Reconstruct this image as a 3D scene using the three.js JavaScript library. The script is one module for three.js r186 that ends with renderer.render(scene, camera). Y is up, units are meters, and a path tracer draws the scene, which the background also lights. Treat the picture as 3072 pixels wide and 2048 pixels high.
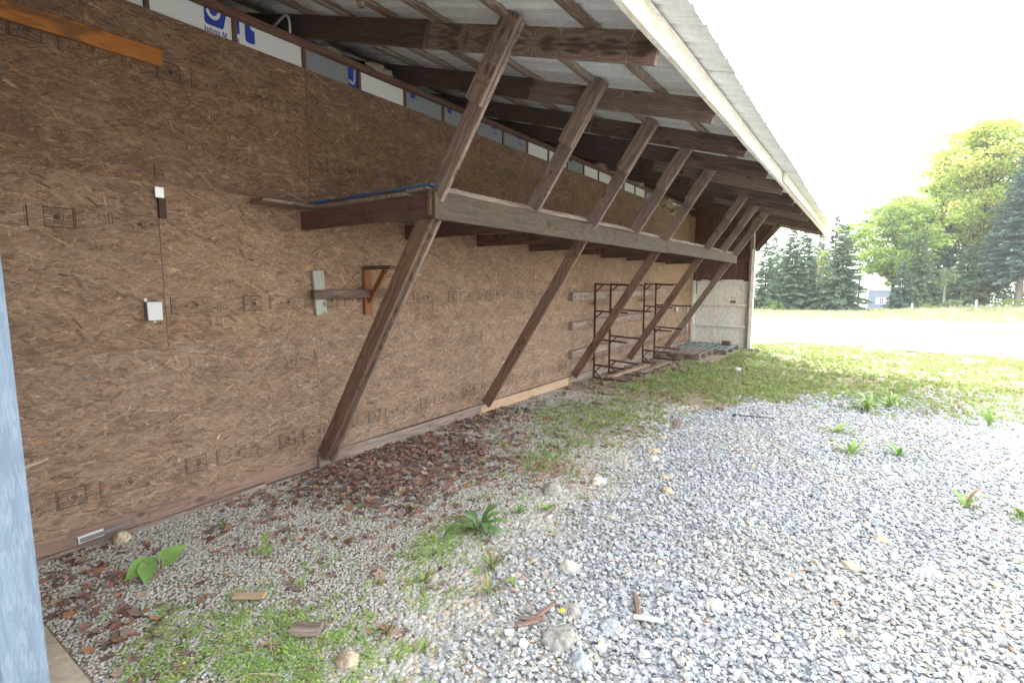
import * as THREE from 'three';
import { mergeGeometries, mergeVertices, toCreasedNormals } from 'three/addons/utils/BufferGeometryUtils.js';
import { ConvexGeometry } from 'three/addons/geometries/ConvexGeometry.js';
import { createNoise2D, createNoise3D } from 'simplex-noise';

// ---------------------------------------------------------------- camera, sky, sun, exposure
const scene = new THREE.Scene();
const camera = new THREE.PerspectiveCamera(67.42, 1024 / 682, 0.05, 1500);
camera.rotation.order = 'YXZ';
camera.position.set(4.25, 1.67, 0);
camera.rotation.set(-0.11355, 0.60513, 0);
const SUN = new THREE.Vector3(-0.42, 0.60, -0.66).normalize();
{
  const W = 512, H = 256, data = new Float32Array(W * H * 4), d = new THREE.Vector3();
  for (let j = 0; j < H; j++) for (let i = 0; i < W; i++) {
    const az = ((i + 0.5) / W - 0.5) * Math.PI * 2, el = ((j + 0.5) / H - 0.5) * Math.PI;
    d.set(Math.cos(el) * Math.cos(az), Math.sin(el), Math.cos(el) * Math.sin(az));
    const t = Math.pow(Math.max(0, d.y), 0.55), g = Math.exp((d.dot(SUN) - 1) * 5) * 1.1, o = (j * W + i) * 4;
    data[o] = 1.12 - 0.18 * t + g; data[o + 1] = 1.13 - 0.13 * t + g * 0.98; data[o + 2] = 1.14 - 0.06 * t + g * 0.93; data[o + 3] = 1;
  }
  const sky = new THREE.DataTexture(data, W, H, THREE.RGBAFormat, THREE.FloatType);
  sky.mapping = THREE.EquirectangularReflectionMapping; sky.magFilter = sky.minFilter = THREE.LinearFilter; sky.needsUpdate = true;
  scene.background = sky; scene.environment = sky;
}
const sun = new THREE.DirectionalLight(new THREE.Color(1, 0.97, 0.92), 4.2);
sun.position.copy(SUN).multiplyScalar(120).add(new THREE.Vector3(3, 0, -25)); sun.target.position.set(3, 0, -25);
sun.castShadow = true; sun.shadow.radius = 24; sun.shadow.mapSize.set(4096, 4096);
Object.assign(sun.shadow.camera, { left: -60, right: 60, top: 60, bottom: -60, near: 1, far: 300 });
scene.add(sun, sun.target);
scene.fog = new THREE.FogExp2(0xf2f5f8, 0.0008);
const renderer = new THREE.WebGLRenderer({ antialias: true });
renderer.setSize(1024, 682);
renderer.shadowMap.enabled = true;
renderer.toneMapping = THREE.LinearToneMapping;
renderer.toneMappingExposure = 4.0;

// ---------------------------------------------------------------- helpers
let seed = 7;
const R = () => { seed |= 0; seed = seed + 0x6D2B79F5 | 0; let t = Math.imul(seed ^ seed >>> 15, 1 | seed); t = t + Math.imul(t ^ t >>> 7, 61 | t) ^ t; return ((t ^ t >>> 14) >>> 0) / 4294967296; };
const rr = (a, b) => a + (b - a) * R(), pick = a => a[Math.floor(R() * a.length)];
const clamp = (v, a = 0, b = 1) => Math.min(b, Math.max(a, v)), sm = (a, b, v) => { const t = clamp((v - a) / (b - a)); return t * t * (3 - 2 * t); };
const lerp = (a, b, t) => a + (b - a) * t;
const V = (x, y, z) => new THREE.Vector3(x, y, z);
const n2 = createNoise2D(R), n3 = createNoise3D(R);
const curve = pts => x => { if (x <= pts[0][0]) return pts[0][1]; for (let i = 1; i < pts.length; i++) if (x <= pts[i][0]) { const [a, b] = pts[i - 1], [c, d] = pts[i]; return b + (d - b) * (x - a) / (c - a); } return pts.at(-1)[1]; };
const used = {};
function named(n) { if (!(n in used)) { used[n] = 0; return n; } return n + '_' + String(++used[n]).padStart(3, '0'); }
function shade(o) { o.traverse(m => { if (m.isMesh) { m.castShadow = true; m.receiveShadow = true; } }); return o; }
function tag(o, label, category, group, kind) { o.userData.label = label; o.userData.category = category; if (group) o.userData.group = group; if (kind) o.userData.kind = kind; return o; }
function thing(name, label, category, pos = [0, 0, 0], group) { const g = new THREE.Group(); g.name = named(name); g.position.set(...pos); scene.add(g); return tag(g, label, category, group); }
function part(parent, name, geo, mat, pos) { const m = new THREE.Mesh(geo, mat); m.name = name; if (pos) m.position.set(...pos); m.castShadow = m.receiveShadow = true; parent.add(m); return m; }
function solo(name, geo, mat, label, category, pos, group) { const m = part(scene, named(name), geo, mat, pos); return tag(m, label, category, group); }
function structure(name, geo, mat, label, category) { const m = part(scene, name, geo, mat); tag(m, label, category); m.userData.kind = 'structure'; return m; }
const lin = (r, g, b) => new THREE.Color().setRGB(r, g, b);

// board swept along local x: width on y, thickness on z, chamfered, slightly uneven; uv in units of the wood texture
function boardGeo(len, w, t, { jit = 0.0025, ch = 0.004, seg, round = 0 } = {}) {
  seg = seg || Math.max(2, Math.min(24, Math.round(len / 0.35)));
  let prof;
  if (round) { prof = []; for (let i = 0; i < 10; i++) { const a = i / 10 * Math.PI * 2 + 0.3; prof.push([Math.cos(a) * w / 2, Math.sin(a) * t / 2]); } }
  else { const a = w / 2, b = t / 2; prof = [[a, -b + ch], [a, b - ch], [a - ch, b], [-a + ch, b], [-a, b - ch], [-a, -b + ch], [-a + ch, -b], [a - ch, -b]]; }
  const n = prof.length, rings = [], u0 = R() * 5, v0 = R() * 5;
  let oy = 0, oz = 0;
  for (let i = 0; i <= seg; i++) {
    oy = oy * 0.7 + (R() - 0.5) * jit * 1.6; oz = oz * 0.7 + (R() - 0.5) * jit;
    const k = 1 + (R() - 0.5) * jit * 4;
    rings.push(prof.map(([y, z]) => [-len / 2 + len * i / seg, y * k + oy + (R() - 0.5) * jit * 0.5, z * k + oz]));
  }
  const pos = [], uv = [], idx = [];
  let per = 0;
  for (let f = 0; f < n; f++) {
    const g = (f + 1) % n, d = Math.hypot(prof[g][0] - prof[f][0], prof[g][1] - prof[f][1]), base = pos.length / 3;
    for (let i = 0; i <= seg; i++) {
      pos.push(...rings[i][f], ...rings[i][g]);
      const v = len * i / seg / 2 + v0;
      uv.push((per) / 0.4 + u0, v, (per + d) / 0.4 + u0, v);
    }
    for (let i = 0; i < seg; i++) { const a = base + i * 2; idx.push(a, a + 1, a + 2, a + 1, a + 3, a + 2); }
    per += d + 0.013;
  }
  for (const e of [0, seg]) {
    const base = pos.length / 3;
    rings[e].forEach((p, i) => { pos.push(...p); uv.push(p[1] / 0.4 + u0, p[2] / 2 + v0); });
    for (let i = 1; i < n - 1; i++) e ? idx.push(base, base + i, base + i + 1) : idx.push(base, base + i + 1, base + i);
  }
  const geo = new THREE.BufferGeometry();
  geo.setAttribute('position', new THREE.Float32BufferAttribute(pos, 3)); geo.setAttribute('uv', new THREE.Float32BufferAttribute(uv, 2)); geo.setIndex(idx); geo.computeVertexNormals();
  return geo;
}
const basisM = new THREE.Matrix4();
// a board from A to B; wdir is the direction of its width
function beam(parent, name, mat, A, B, w, t, wdir, opt) {
  A = V(...A); B = V(...B);
  const L = B.clone().sub(A), len = L.length(); L.normalize();
  const Wd = V(...wdir); Wd.addScaledVector(L, -Wd.dot(L)).normalize();
  const T = new THREE.Vector3().crossVectors(L, Wd);
  const m = part(parent, name, boardGeo(len, w, t, opt), mat);
  m.quaternion.setFromRotationMatrix(basisM.makeBasis(L, Wd, T)); m.position.copy(A).add(B).multiplyScalar(0.5);
  return m;
}
function box(parent, name, mat, size, pos, ch = 0.003) { return beam(parent, name, mat, [pos[0], pos[1], pos[2] - size[2] / 2], [pos[0], pos[1], pos[2] + size[2] / 2], size[1], size[0], [0, 1, 0], { jit: 0.0006, ch, seg: 2 }); }
function tubeGeo(pts, r, seg = 16, rs = 6) { return new THREE.TubeGeometry(new THREE.CatmullRomCurve3(pts.map(p => V(...p))), seg, r, rs); }

// ---------------------------------------------------------------- textures
function dataTex(W, H, fn, srgb = true) {
  const d = new Uint8Array(W * H * 4);
  for (let j = 0; j < H; j++) for (let i = 0; i < W; i++) { const c = fn(i, j, i / W, j / H), o = (j * W + i) * 4; d[o] = clamp(c[0], 0, 255); d[o + 1] = clamp(c[1], 0, 255); d[o + 2] = clamp(c[2], 0, 255); d[o + 3] = 255; }
  const t = new THREE.DataTexture(d, W, H); t.wrapS = t.wrapT = THREE.MirroredRepeatWrapping; t.magFilter = THREE.LinearFilter; t.minFilter = THREE.LinearMipmapLinearFilter; t.generateMipmaps = true; if (srgb) t.colorSpace = THREE.SRGBColorSpace; t.needsUpdate = true; return t;
}
const mix3 = (a, b, t) => [lerp(a[0], b[0], t), lerp(a[1], b[1], t), lerp(a[2], b[2], t)];
// wood: 0.4 m across the grain, 2 m along it
function woodTex({ light, dark, knot, stain, stainAmt = 0, worn, wornAmt = 0, saw = 0, crack = 0 }, W = 256, H = 1024) {
  const s = R() * 100, knots = [];
  for (let i = 0; i < 7; i++) knots.push([R(), R(), rr(0.012, 0.03)]);
  return dataTex(W, H, (i, j, u, v) => {
    let wob = n2(u * 2 + s, v * 3) * 0.08 + n2(u * 6, v * 5 + s) * 0.02, kn = 0;
    for (const [kx, ky, kr] of knots) { const dx = (u - kx) * 0.4, dy = (v - ky) * 2, q = Math.hypot(dx, dy * 0.55); const e = Math.exp(-q * q / (kr * kr * 4)); wob += e * 0.22 * Math.sign(dx); if (q < kr) kn = Math.max(kn, 1 - q / kr * 0.75); }
    const x = u + wob;
    let g = 0.5 + 0.28 * n2(x * 14 + s, v * 1.5) + 0.22 * n2(x * 45 + s, v * 4) + 0.16 * n2(u * 110, v * 9 + s) + 0.10 * n2(u * 30 + s, v * 90);
    if (saw) g += saw * 0.16 * n2(v * 110 + u * 14 + s, u * 1.5);
    let c = mix3(dark, light, clamp(g));
    if (stain) { const q = sm(0.1, 0.6, n2(u * 2.4 + s, v * 3.1 + 9) * 0.6 + n2(u * 9, v * 9 + s) * 0.35 + 0.05); c = mix3(c, stain, q * stainAmt); }
    if (worn) { const q = sm(0.15, 0.35, n2(u * 5 + s, v * 9) * 0.5 + n2(u * 40 + s, v * 22) * 0.45); c = mix3(c, worn, q * wornAmt); }
    if (crack) { const q = Math.abs(n2(x * 9 + s * 2, v * 0.7)); if (q < 0.03 && n2(u * 2 + s, v * 2.2 + 7) > -0.1) c = mix3(c, [34, 25, 20], 0.75 * (1 - q / 0.03)); }
    if (knot) c = mix3(c, knot, kn * 0.75);
    return c;
  });
}
const std = (o) => new THREE.MeshStandardMaterial({ roughness: 0.85, ...o });
function woodMat(p, extra = {}) { const t = woodTex(p); return std({ map: t, bumpMap: t, bumpScale: 0.0022, ...extra }); }
const M = {};
M.weathered = woodMat({ light: [166, 146, 130], dark: [98, 80, 69], knot: [64, 44, 34], stain: [88, 77, 70], stainAmt: 0.5, crack: 1 });
M.weathered2 = woodMat({ light: [150, 132, 119], dark: [86, 70, 62], knot: [56, 40, 32], stain: [132, 106, 82], stainAmt: 0.5, crack: 1 });
M.brownBrace = woodMat({ light: [146, 114, 90], dark: [84, 61, 48], knot: [50, 32, 24], stain: [96, 82, 73], stainAmt: 0.7, crack: 1 });
M.rust_red = woodMat({ light: [140, 106, 86], dark: [84, 60, 48], knot: [50, 28, 20], stain: [82, 62, 52], stainAmt: 0.7 });
M.rafter = woodMat({ light: [122, 100, 88], dark: [66, 50, 43], knot: [44, 30, 24], stain: [62, 48, 42], stainAmt: 0.5 });
M.rafterDark = woodMat({ light: [108, 86, 74], dark: [60, 45, 38], knot: [42, 28, 22] });
M.tailGrey = woodMat({ light: [164, 144, 127], dark: [82, 62, 50], knot: [58, 40, 30], stain: [58, 48, 42], stainAmt: 0.75 });
M.plate = woodMat({ light: [124, 90, 72], dark: [76, 50, 40], knot: [56, 30, 22] });
M.joist = woodMat({ light: [118, 84, 68], dark: [68, 46, 37], knot: [36, 22, 18], stain: [60, 48, 42], stainAmt: 0.4 });
M.beam = woodMat({ light: [100, 87, 72], dark: [54, 45, 37], knot: [50, 38, 30], stain: [92, 72, 48], stainAmt: 0.6, worn: [62, 54, 48], wornAmt: 0.3, saw: 1 });
M.greyPlank = woodMat({ light: [168, 156, 142], dark: [102, 86, 76], knot: [66, 48, 38], stain: [92, 66, 52], stainAmt: 0.35 });
M.paleBoard = woodMat({ light: [200, 178, 154], dark: [148, 120, 96], knot: [96, 66, 46], stain: [206, 160, 104], stainAmt: 0.6 });
M.sill = woodMat({ light: [158, 130, 114], dark: [110, 86, 74], knot: [72, 50, 42], stain: [98, 84, 76], stainAmt: 0.6 });
M.orange = woodMat({ light: [190, 122, 54], dark: [138, 82, 32], knot: [76, 44, 22], stain: [86, 66, 50], stainAmt: 0.6 });
M.bracket = woodMat({ light: [156, 98, 56], dark: [104, 60, 32], knot: [70, 36, 20] });
M.siding = woodMat({ light: [108, 70, 54], dark: [58, 36, 28], knot: [38, 24, 20], stain: [124, 92, 76], stainAmt: 0.5 });
M.white = woodMat({ light: [226, 224, 216], dark: [204, 200, 192], knot: [188, 176, 160], worn: [150, 140, 126], wornAmt: 0.35, stain: [214, 206, 190], stainAmt: 0.5 });
M.fascia = woodMat({ light: [228, 225, 214], dark: [208, 202, 188], worn: [164, 150, 128], wornAmt: 0.3, stain: [218, 208, 182], stainAmt: 0.6 });
M.blue = woodMat({ light: [142, 159, 175], dark: [118, 137, 156], worn: [164, 178, 188], wornAmt: 0.35, stain: [108, 122, 136], stainAmt: 0.35, knot: [96, 108, 120] });
M.blueStrip = woodMat({ light: [62, 98, 140], dark: [44, 72, 108], worn: [92, 84, 76], wornAmt: 1, stain: [76, 86, 100], stainAmt: 0.7 });
M.pole = woodMat({ light: [168, 152, 134], dark: [92, 76, 64], knot: [60, 42, 32], stain: [96, 66, 44], stainAmt: 0.6 });
M.palletBlue = woodMat({ light: [132, 150, 156], dark: [92, 108, 116], worn: [124, 112, 100], wornAmt: 0.7 });
const rustT = dataTex(128, 128, (i, j, u, v) => mix3([92, 52, 40], [52, 30, 26], clamp(0.5 + n2(u * 9, v * 9) * 0.4 + n2(u * 40, v * 40) * 0.3)));
M.rust = std({ map: rustT, roughness: 0.8, metalness: 0.15 });
M.roofMetal = std({ color: lin(0.80, 0.81, 0.81), roughness: 0.45, metalness: 0.05, map: dataTex(256, 256, (i, j, u, v) => { const g = 244 + n2(u * 6, v * 6) * 8 + n2(u * 40, v * 30) * 8; return [g, g, g - 3]; }) });
M.roofEdge = M.roofMetal;
M.foil = std({ map: dataTex(128, 128, (i, j, u, v) => { const g = 128 + n2(u * 8, v * 8) * 14 + n2(u * 50, v * 50) * 8; return [g, g + 4, g + 3]; }), roughness: 0.4, metalness: 0.3 });
M.wool = std({ color: lin(0.24, 0.2, 0.14), roughness: 1 });
M.plastic = std({ color: lin(0.62, 0.61, 0.60), roughness: 0.5 });
M.plasticDark = std({ color: lin(0.18, 0.17, 0.18), roughness: 0.6 });
M.black = std({ color: lin(0.02, 0.02, 0.022), roughness: 0.5 });
M.galv = std({ color: lin(0.42, 0.45, 0.47), roughness: 0.4, metalness: 0.6 });
M.darkBrown = std({ color: lin(0.05, 0.024, 0.016), roughness: 0.7 });
M.tape = std({ color: lin(0.74, 0.75, 0.72), roughness: 0.35, metalness: 0.3 });
M.concrete = std({ map: dataTex(256, 256, (i, j, u, v) => { const g = 192 + n2(u * 5, v * 5) * 18 + n2(u * 30, v * 30) * 14 + n2(u * 90, v * 90) * 10; return [g, g * 0.93, g * 0.82]; }), roughness: 0.95 });

// oriented strand board, one sheet 2.44 x 1.22 m, with the rows of ink stamps printed along it
function osbSheet(W, H, palette, stampY, stampAlpha, strands) {
  const cv = document.createElement('canvas'); cv.width = W; cv.height = H; const c = cv.getContext('2d');
  c.fillStyle = palette.base; c.fillRect(0, 0, W, H);
  const px = W / 2.44;
  for (let i = 0; i < strands; i++) {
    const x = R() * W, y = R() * H, l = rr(0.02, 0.10) * px * (R() < 0.15 ? 1.3 : 1), w = rr(0.003, 0.014) * px * (R() < 0.2 ? 1.8 : 1), a = (R() + R() + R() - 1.5) * 0.95 + (R() < 0.12 ? 1.3 : 0);
    const col = R() < 0.02 ? pick(palette.odd) : pick(palette.main), k = rr(0.86, 1.12);
    c.save(); c.translate(x, y); c.rotate(a); c.globalAlpha = rr(0.35, 0.85);
    c.fillStyle = `rgb(${col.map(q => Math.round(clamp(q * k, 0, 255))).join(',')})`;
    c.beginPath(); c.moveTo(-l / 2, -w / 2 * rr(0.4, 1)); c.lineTo(-l / 4, -w / 2); c.lineTo(l / 3, -w / 2 * rr(0.7, 1)); c.lineTo(l / 2, -w * rr(0, 0.4)); c.lineTo(l / 2 * rr(0.9, 1), w / 2 * rr(0.3, 1)); c.lineTo(0, w / 2); c.lineTo(-l / 2 * rr(0.9, 1), w / 2 * rr(0.5, 1)); c.closePath(); c.fill();
    c.globalAlpha = rr(0.05, 0.3); c.lineWidth = rr(0.8, 2.2); c.strokeStyle = R() < 0.75 ? 'rgb(62,42,30)' : 'rgb(226,206,178)'; c.beginPath(); c.moveTo(-l / 2, w / 2); c.lineTo(l / 2, w / 2 * 0.8); c.stroke();
    c.restore();
  }
  // water marks and grime: irregular blotches
  for (let i = 0; i < 90; i++) { const x = R() * W, y = R() * H, r = rr(0.03, 0.16) * px, n = 14, dk = R() < 0.6; c.globalAlpha = rr(0.04, 0.12); c.fillStyle = dk ? 'rgb(66,50,40)' : 'rgb(186,164,142)'; c.beginPath(); for (let k = 0; k < n; k++) { const a = k / n * 6.283, q = r * rr(0.55, 1.1); c.lineTo(x + Math.cos(a) * q * 1.6, y + Math.sin(a) * q * 0.7); } c.closePath(); c.fill(); }
  c.globalAlpha = 1;
  // stamps
  const U = px, h = 0.135 * U, unit = 0.74 * U, y0 = stampY * H;
  const ink = a => `rgba(38,30,26,${Math.min(0.95, a * stampAlpha)})`;
  const smallCol = (x, y, w, hh, rows) => { for (let r = 0; r < rows; r++) { c.fillStyle = ink(rr(0.25, 0.55)); const yy = y + hh * r / rows; for (let q = 0; q < w;) { const s = rr(4, 12); if (R() < 0.8) c.fillRect(x + q, yy, s, Math.max(3, hh / rows * 0.5)); q += s + rr(2, 6); } } };
  const vcols = (x, y, w, hh, cols) => { for (let r = 0; r < cols; r++) { c.fillStyle = ink(rr(0.2, 0.5)); const xx = x + w * r / cols; for (let q = 0; q < hh;) { const s = rr(4, 14); if (R() < 0.8) c.fillRect(xx, y + q, Math.max(3, w / cols * 0.5), s); q += s + rr(2, 6); } } };
  const logo = (x, y, r) => { c.strokeStyle = ink(0.75); c.lineWidth = 4.5; c.beginPath(); c.arc(x, y, r, Math.PI * 0.35, Math.PI * 1.75); c.stroke(); c.fillStyle = ink(0.7); c.beginPath(); c.arc(x + r * 0.1, y, r * 0.62, 0, 7); c.fill(); };
  for (let k = -1; k < 4; k++) {
    const x = k * unit + 0.03 * U; c.globalAlpha = rr(0.6, 1);
    c.fillStyle = ink(0.85); c.fillRect(x, y0, 6.5, h); c.fillStyle = ink(0.55); c.fillRect(x + 11, y0 + 4, 3.5, h - 8);
    c.strokeStyle = ink(0.6); c.lineWidth = 3.4; c.beginPath(); c.moveTo(x + 14, y0 + 6); c.lineTo(x + 0.30 * U, y0 + 6); c.moveTo(x + 14, y0 + h - 6); c.lineTo(x + 0.30 * U, y0 + h - 6); c.stroke();
    vcols(x + 16, y0 + 18, 18, h - 40, 3);
    c.fillStyle = ink(0.85); c.font = `bold ${Math.round(0.032 * U)}px sans-serif`; c.save(); c.translate(x + 0.075 * U, y0 + h * 0.62); c.rotate(-Math.PI / 2); c.fillText('1', 0, 0); c.fillText('B', 0, 0.042 * U); c.restore();
    logo(x + 0.17 * U, y0 + h * 0.5, 0.026 * U);
    vcols(x + 0.205 * U, y0 + 12, 0.09 * U, h - 24, 8);
    c.strokeStyle = ink(0.6); c.strokeRect(x + 0.325 * U, y0 + h * 0.42, 0.022 * U, h * 0.5); vcols(x + 0.328 * U, y0 + h * 0.46, 0.017 * U, h * 0.4, 2);
    c.lineWidth = 3.6; c.beginPath(); c.arc(x + 0.385 * U, y0 + h * 0.7, 0.02 * U, 0, 7); c.stroke(); smallCol(x + 0.37 * U, y0 + h * 0.62, 0.03 * U, h * 0.2, 3);
    smallCol(x + 0.42 * U, y0 + 8, 0.055 * U, h - 16, 9); vcols(x + 0.48 * U, y0 + 8, 0.03 * U, h - 16, 4);
    c.fillStyle = ink(0.75); c.fillRect(x + 0.515 * U, y0, 5, h); c.fillRect(x + 0.523 * U, y0 + 4, 3.4, h - 4);
    c.strokeStyle = ink(0.7); c.lineWidth = 3.4; for (let r = 0; r < 7; r++) { const yy = y0 + 6 + (h - 12) * r / 6; c.beginPath(); c.moveTo(x + 0.535 * U, yy); c.lineTo(x + 0.575 * U, yy); c.moveTo(x + (r > 1 && r < 5 ? 0.635 : 0.575) * U, yy); c.lineTo(x + 0.665 * U, yy); c.stroke(); }
    logo(x + 0.605 * U, y0 + h * 0.5, 0.03 * U); c.strokeRect(x + 0.53 * U, y0 + 4, 0.138 * U, h - 8); smallCol(x + 0.535 * U, y0 + h * 0.86, 0.12 * U, h * 0.1, 1);
  }
  const t = new THREE.CanvasTexture(cv); t.colorSpace = THREE.SRGBColorSpace; t.magFilter = THREE.LinearFilter; t.anisotropy = 8; t.wrapS = t.wrapT = THREE.RepeatWrapping; return t;
}
const palBrownShaded = { base: 'rgb(112,87,68)', main: [[134, 107, 84], [118, 92, 70], [98, 74, 56], [150, 125, 102], [112, 88, 68], [126, 104, 86], [84, 62, 48], [140, 110, 80], [124, 108, 95], [106, 84, 68]], odd: [[172, 116, 66], [136, 74, 52], [190, 164, 124], [62, 43, 34], [186, 170, 150]] };  // top sheets darker than the rest: wall shade mixed into the brown
const palGrey = { base: 'rgb(130,105,87)', main: [[152, 126, 106], [138, 112, 93], [118, 93, 76], [168, 145, 126], [134, 110, 93], [146, 127, 112], [102, 79, 64], [156, 126, 98], [150, 135, 124], [124, 101, 85]], odd: [[180, 122, 70], [142, 78, 56], [200, 180, 156], [74, 52, 42], [196, 182, 166]] };
const palTan = { base: 'rgb(127,102,83)', main: [[149, 123, 100], [135, 109, 88], [115, 90, 72], [164, 140, 118], [131, 107, 87], [143, 122, 103], [100, 77, 61], [154, 124, 93], [144, 128, 114], [122, 99, 82]], odd: [[178, 120, 66], [138, 76, 52], [196, 170, 128], [68, 47, 37], [190, 175, 154]] };
const osbTop = osbSheet(2048, 1024, palBrownShaded, 0.27, 0.95, 22000);
const osbMid = osbSheet(2048, 1024, palTan, 0.69, 0.95, 22000);
const osbLow = osbSheet(2048, 1024, palGrey, 0.75, 0.95, 22000);
M.osbTop = std({ color: lin(0.96, 0.90, 0.82), map: osbTop, bumpMap: osbTop, bumpScale: 0.0012 });  // row tints darken upward, carrying wall shade in the colour
M.osbMid = std({ color: lin(1.0, 0.95, 0.88), map: osbMid, bumpMap: osbMid, bumpScale: 0.0012 });
M.osbLow = std({ color: lin(1.0, 0.97, 0.92), map: osbLow, bumpMap: osbLow, bumpScale: 0.0012 });

// ---------------------------------------------------------------- ground
const gz = curve([[-600, -30], [-150, -6.2], [-95, -2.86], [-70, -1.38], [-53, -0.9], [-31, -0.36], [-16, -0.17], [-8, -0.105], [20, -0.10]]);
const gy = (x, z) => gz(z) + clamp((x - 2) * 0.04, -0.1, 0.55) * sm(-35, -60, z) + n2(x * 0.5, z * 0.5) * 0.012 * sm(0.4, 1.6, x);
const warp = (t, k) => Math.sinh(t * k) / Math.sinh(k);
function sheet(x0, x1, z0, z1, step, dy, inside) {
  const nx = Math.round((x1 - x0) / step), nz = Math.round((z1 - z0) / step), pos = [], uv = [], idx = [];
  for (let j = 0; j <= nz; j++) for (let i = 0; i <= nx; i++) { const x = x0 + (x1 - x0) * i / nx, z = z0 + (z1 - z0) * j / nz; pos.push(x, gy(x, z) + dy, z); uv.push(x, z); }
  for (let j = 0; j < nz; j++) for (let i = 0; i < nx; i++) {
    const xc = x0 + (x1 - x0) * (i + 0.5) / nx, zc = z0 + (z1 - z0) * (j + 0.5) / nz; if (inside && !inside(xc, zc)) continue;
    const a = j * (nx + 1) + i, b = a + nx + 1; idx.push(a, b, a + 1, b, b + 1, a + 1);
  }
  const g = new THREE.BufferGeometry(); g.setAttribute('position', new THREE.Float32BufferAttribute(pos, 3)); g.setAttribute('uv', new THREE.Float32BufferAttribute(uv, 2)); g.setIndex(idx); g.computeVertexNormals(); return g;
}
const soilT = dataTex(512, 512, (i, j, u, v) => { const g = 0.5 + n2(u * 4, v * 4) * 0.2 + n2(u * 16, v * 16) * 0.2 + n2(u * 60, v * 60) * 0.22 + n2(u * 140, v * 140) * 0.2; return mix3([110, 98, 82], [176, 163, 144], clamp(g)); });
soilT.repeat.set(1 / 1.3, 1 / 1.3);
{
  const nx = 150, nz = 220, pos = [], uv = [], idx = [];
  for (let j = 0; j <= nz; j++) for (let i = 0; i <= nx; i++) {
    const x = 3 + warp(i / nx * 2 - 1, 6) * 450, z = -4 + warp(j / nz * 2 - 1, 6) * 560; pos.push(x, gy(x, z), z); uv.push(x, z);
  }
  for (let j = 0; j < nz; j++) for (let i = 0; i < nx; i++) { const a = j * (nx + 1) + i, b = a + nx + 1; idx.push(a, b, a + 1, b, b + 1, a + 1); }
  const g = new THREE.BufferGeometry(); g.setAttribute('position', new THREE.Float32BufferAttribute(pos, 3)); g.setAttribute('uv', new THREE.Float32BufferAttribute(uv, 2)); g.setIndex(idx); g.computeVertexNormals();
  structure('ground', g, std({ map: soilT, roughness: 1 }), 'bare brown soil under the gravel and grass', 'ground');
}
const xb = curve([[-8, 2.95], [-7, 2.35], [-4.8, 2.45], [-3.7, 2.55], [-2.7, 2.55], [-2.1, 2.62], [-1.5, 2.85], [-0.5, 3.1], [3, 3.3]]);
const zb = curve([[2.2, -6.9], [3, -8], [3.5, -9.5], [4.8, -10.2], [6.4, -10.8], [9, -11.2], [14, -12]]);
const coarse = (x, z) => { const e = n2(x * 1.3, z * 1.3) * 0.16 + n2(x * 4, z * 4) * 0.07; return Math.min(z > -7.5 ? x - xb(z) + e : 9, (z - zb(x)) * 0.6 + e * 1.2 + n2(x * 0.8 + 60, z * 0.6) * 0.55); };
const gravelT = dataTex(512, 512, (i, j, u, v) => { const a = Math.abs(n2(u * 34, v * 34)), b = Math.abs(n2(u * 70 + 4, v * 70)), g = clamp(a * 0.9 + b * 0.7); return mix3([124, 126, 129], [184, 186, 190], g); });
const lotT = dataTex(512, 512, (i, j, u, v) => { const g = 0.5 + n2(u * 5, v * 5) * 0.25 + n2(u * 50, v * 50) * 0.3 + n2(u * 150, v * 150) * 0.2; return mix3([184, 182, 178], [214, 213, 210], clamp(g)); });
lotT.repeat.set(0.5, 0.5);
structure('gravel_bed', sheet(1.8, 14, -12.5, 2, 0.1, 0.006, (x, z) => coarse(x, z) > 0.02), std({ map: gravelT, roughness: 0.95, bumpMap: gravelT, bumpScale: 0.012 }), 'blue grey crushed stone bed on the right', 'gravel');
const lotIn = (x, z) => { const e = n2(x * 0.15, z * 0.3) * 1.5 + n2(x * 0.8, z * 0.8) * 0.5; return z < -17.6 + e - clamp((x - 3) * 0.15, 0, 3) && z > -33 + e - Math.max(0, x) * 0.55 && !(x > 7 && Math.abs(z + 27 + (x - 8) * 0.4 + e * 0.6) < 2.2); };
structure('gravel_lot', sheet(-60, 70, -60, -14, 0.7, 0.02, lotIn), std({ map: lotT, roughness: 0.95 }), 'pale sunlit gravel lot beyond the barn', 'gravel lot');
const meadowT = dataTex(256, 256, (i, j, u, v) => { const g = 0.5 + n2(u * 5, v * 5) * 0.3 + n2(u * 40, v * 40) * 0.3; return mix3([122, 128, 86], [180, 174, 132], clamp(g)); }); meadowT.repeat.set(0.25, 0.25);
structure('meadow', sheet(-90, 110, -170, -10, 1.0, 0.01, (x, z) => !lotIn(x, z) && z < -11.5 && !(x < 2.2 && z > -17)), std({ map: meadowT, roughness: 1 }), 'rough grassland around the gravel lot', 'grassland');

// ---------------------------------------------------------------- the barn
const barn = thing('barn', 'open sided timber barn with strand board wall, braced overhanging roof and white metal roofing', 'barn');
const ZE = -15.6, ZN = 0.8, Zk = k => -2.9 - 1.27 * k;
const rTop = x => 4.0 - 0.297 * x;
for (const m of [M.osbTop, M.osbMid, M.osbLow]) m.tints = [[1, 1, 1], [0.93, 0.94, 0.95], [0.97, 0.95, 0.91]].map(t => { const q = m.clone(); q.color.multiply(lin(...t)); return q; });
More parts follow.
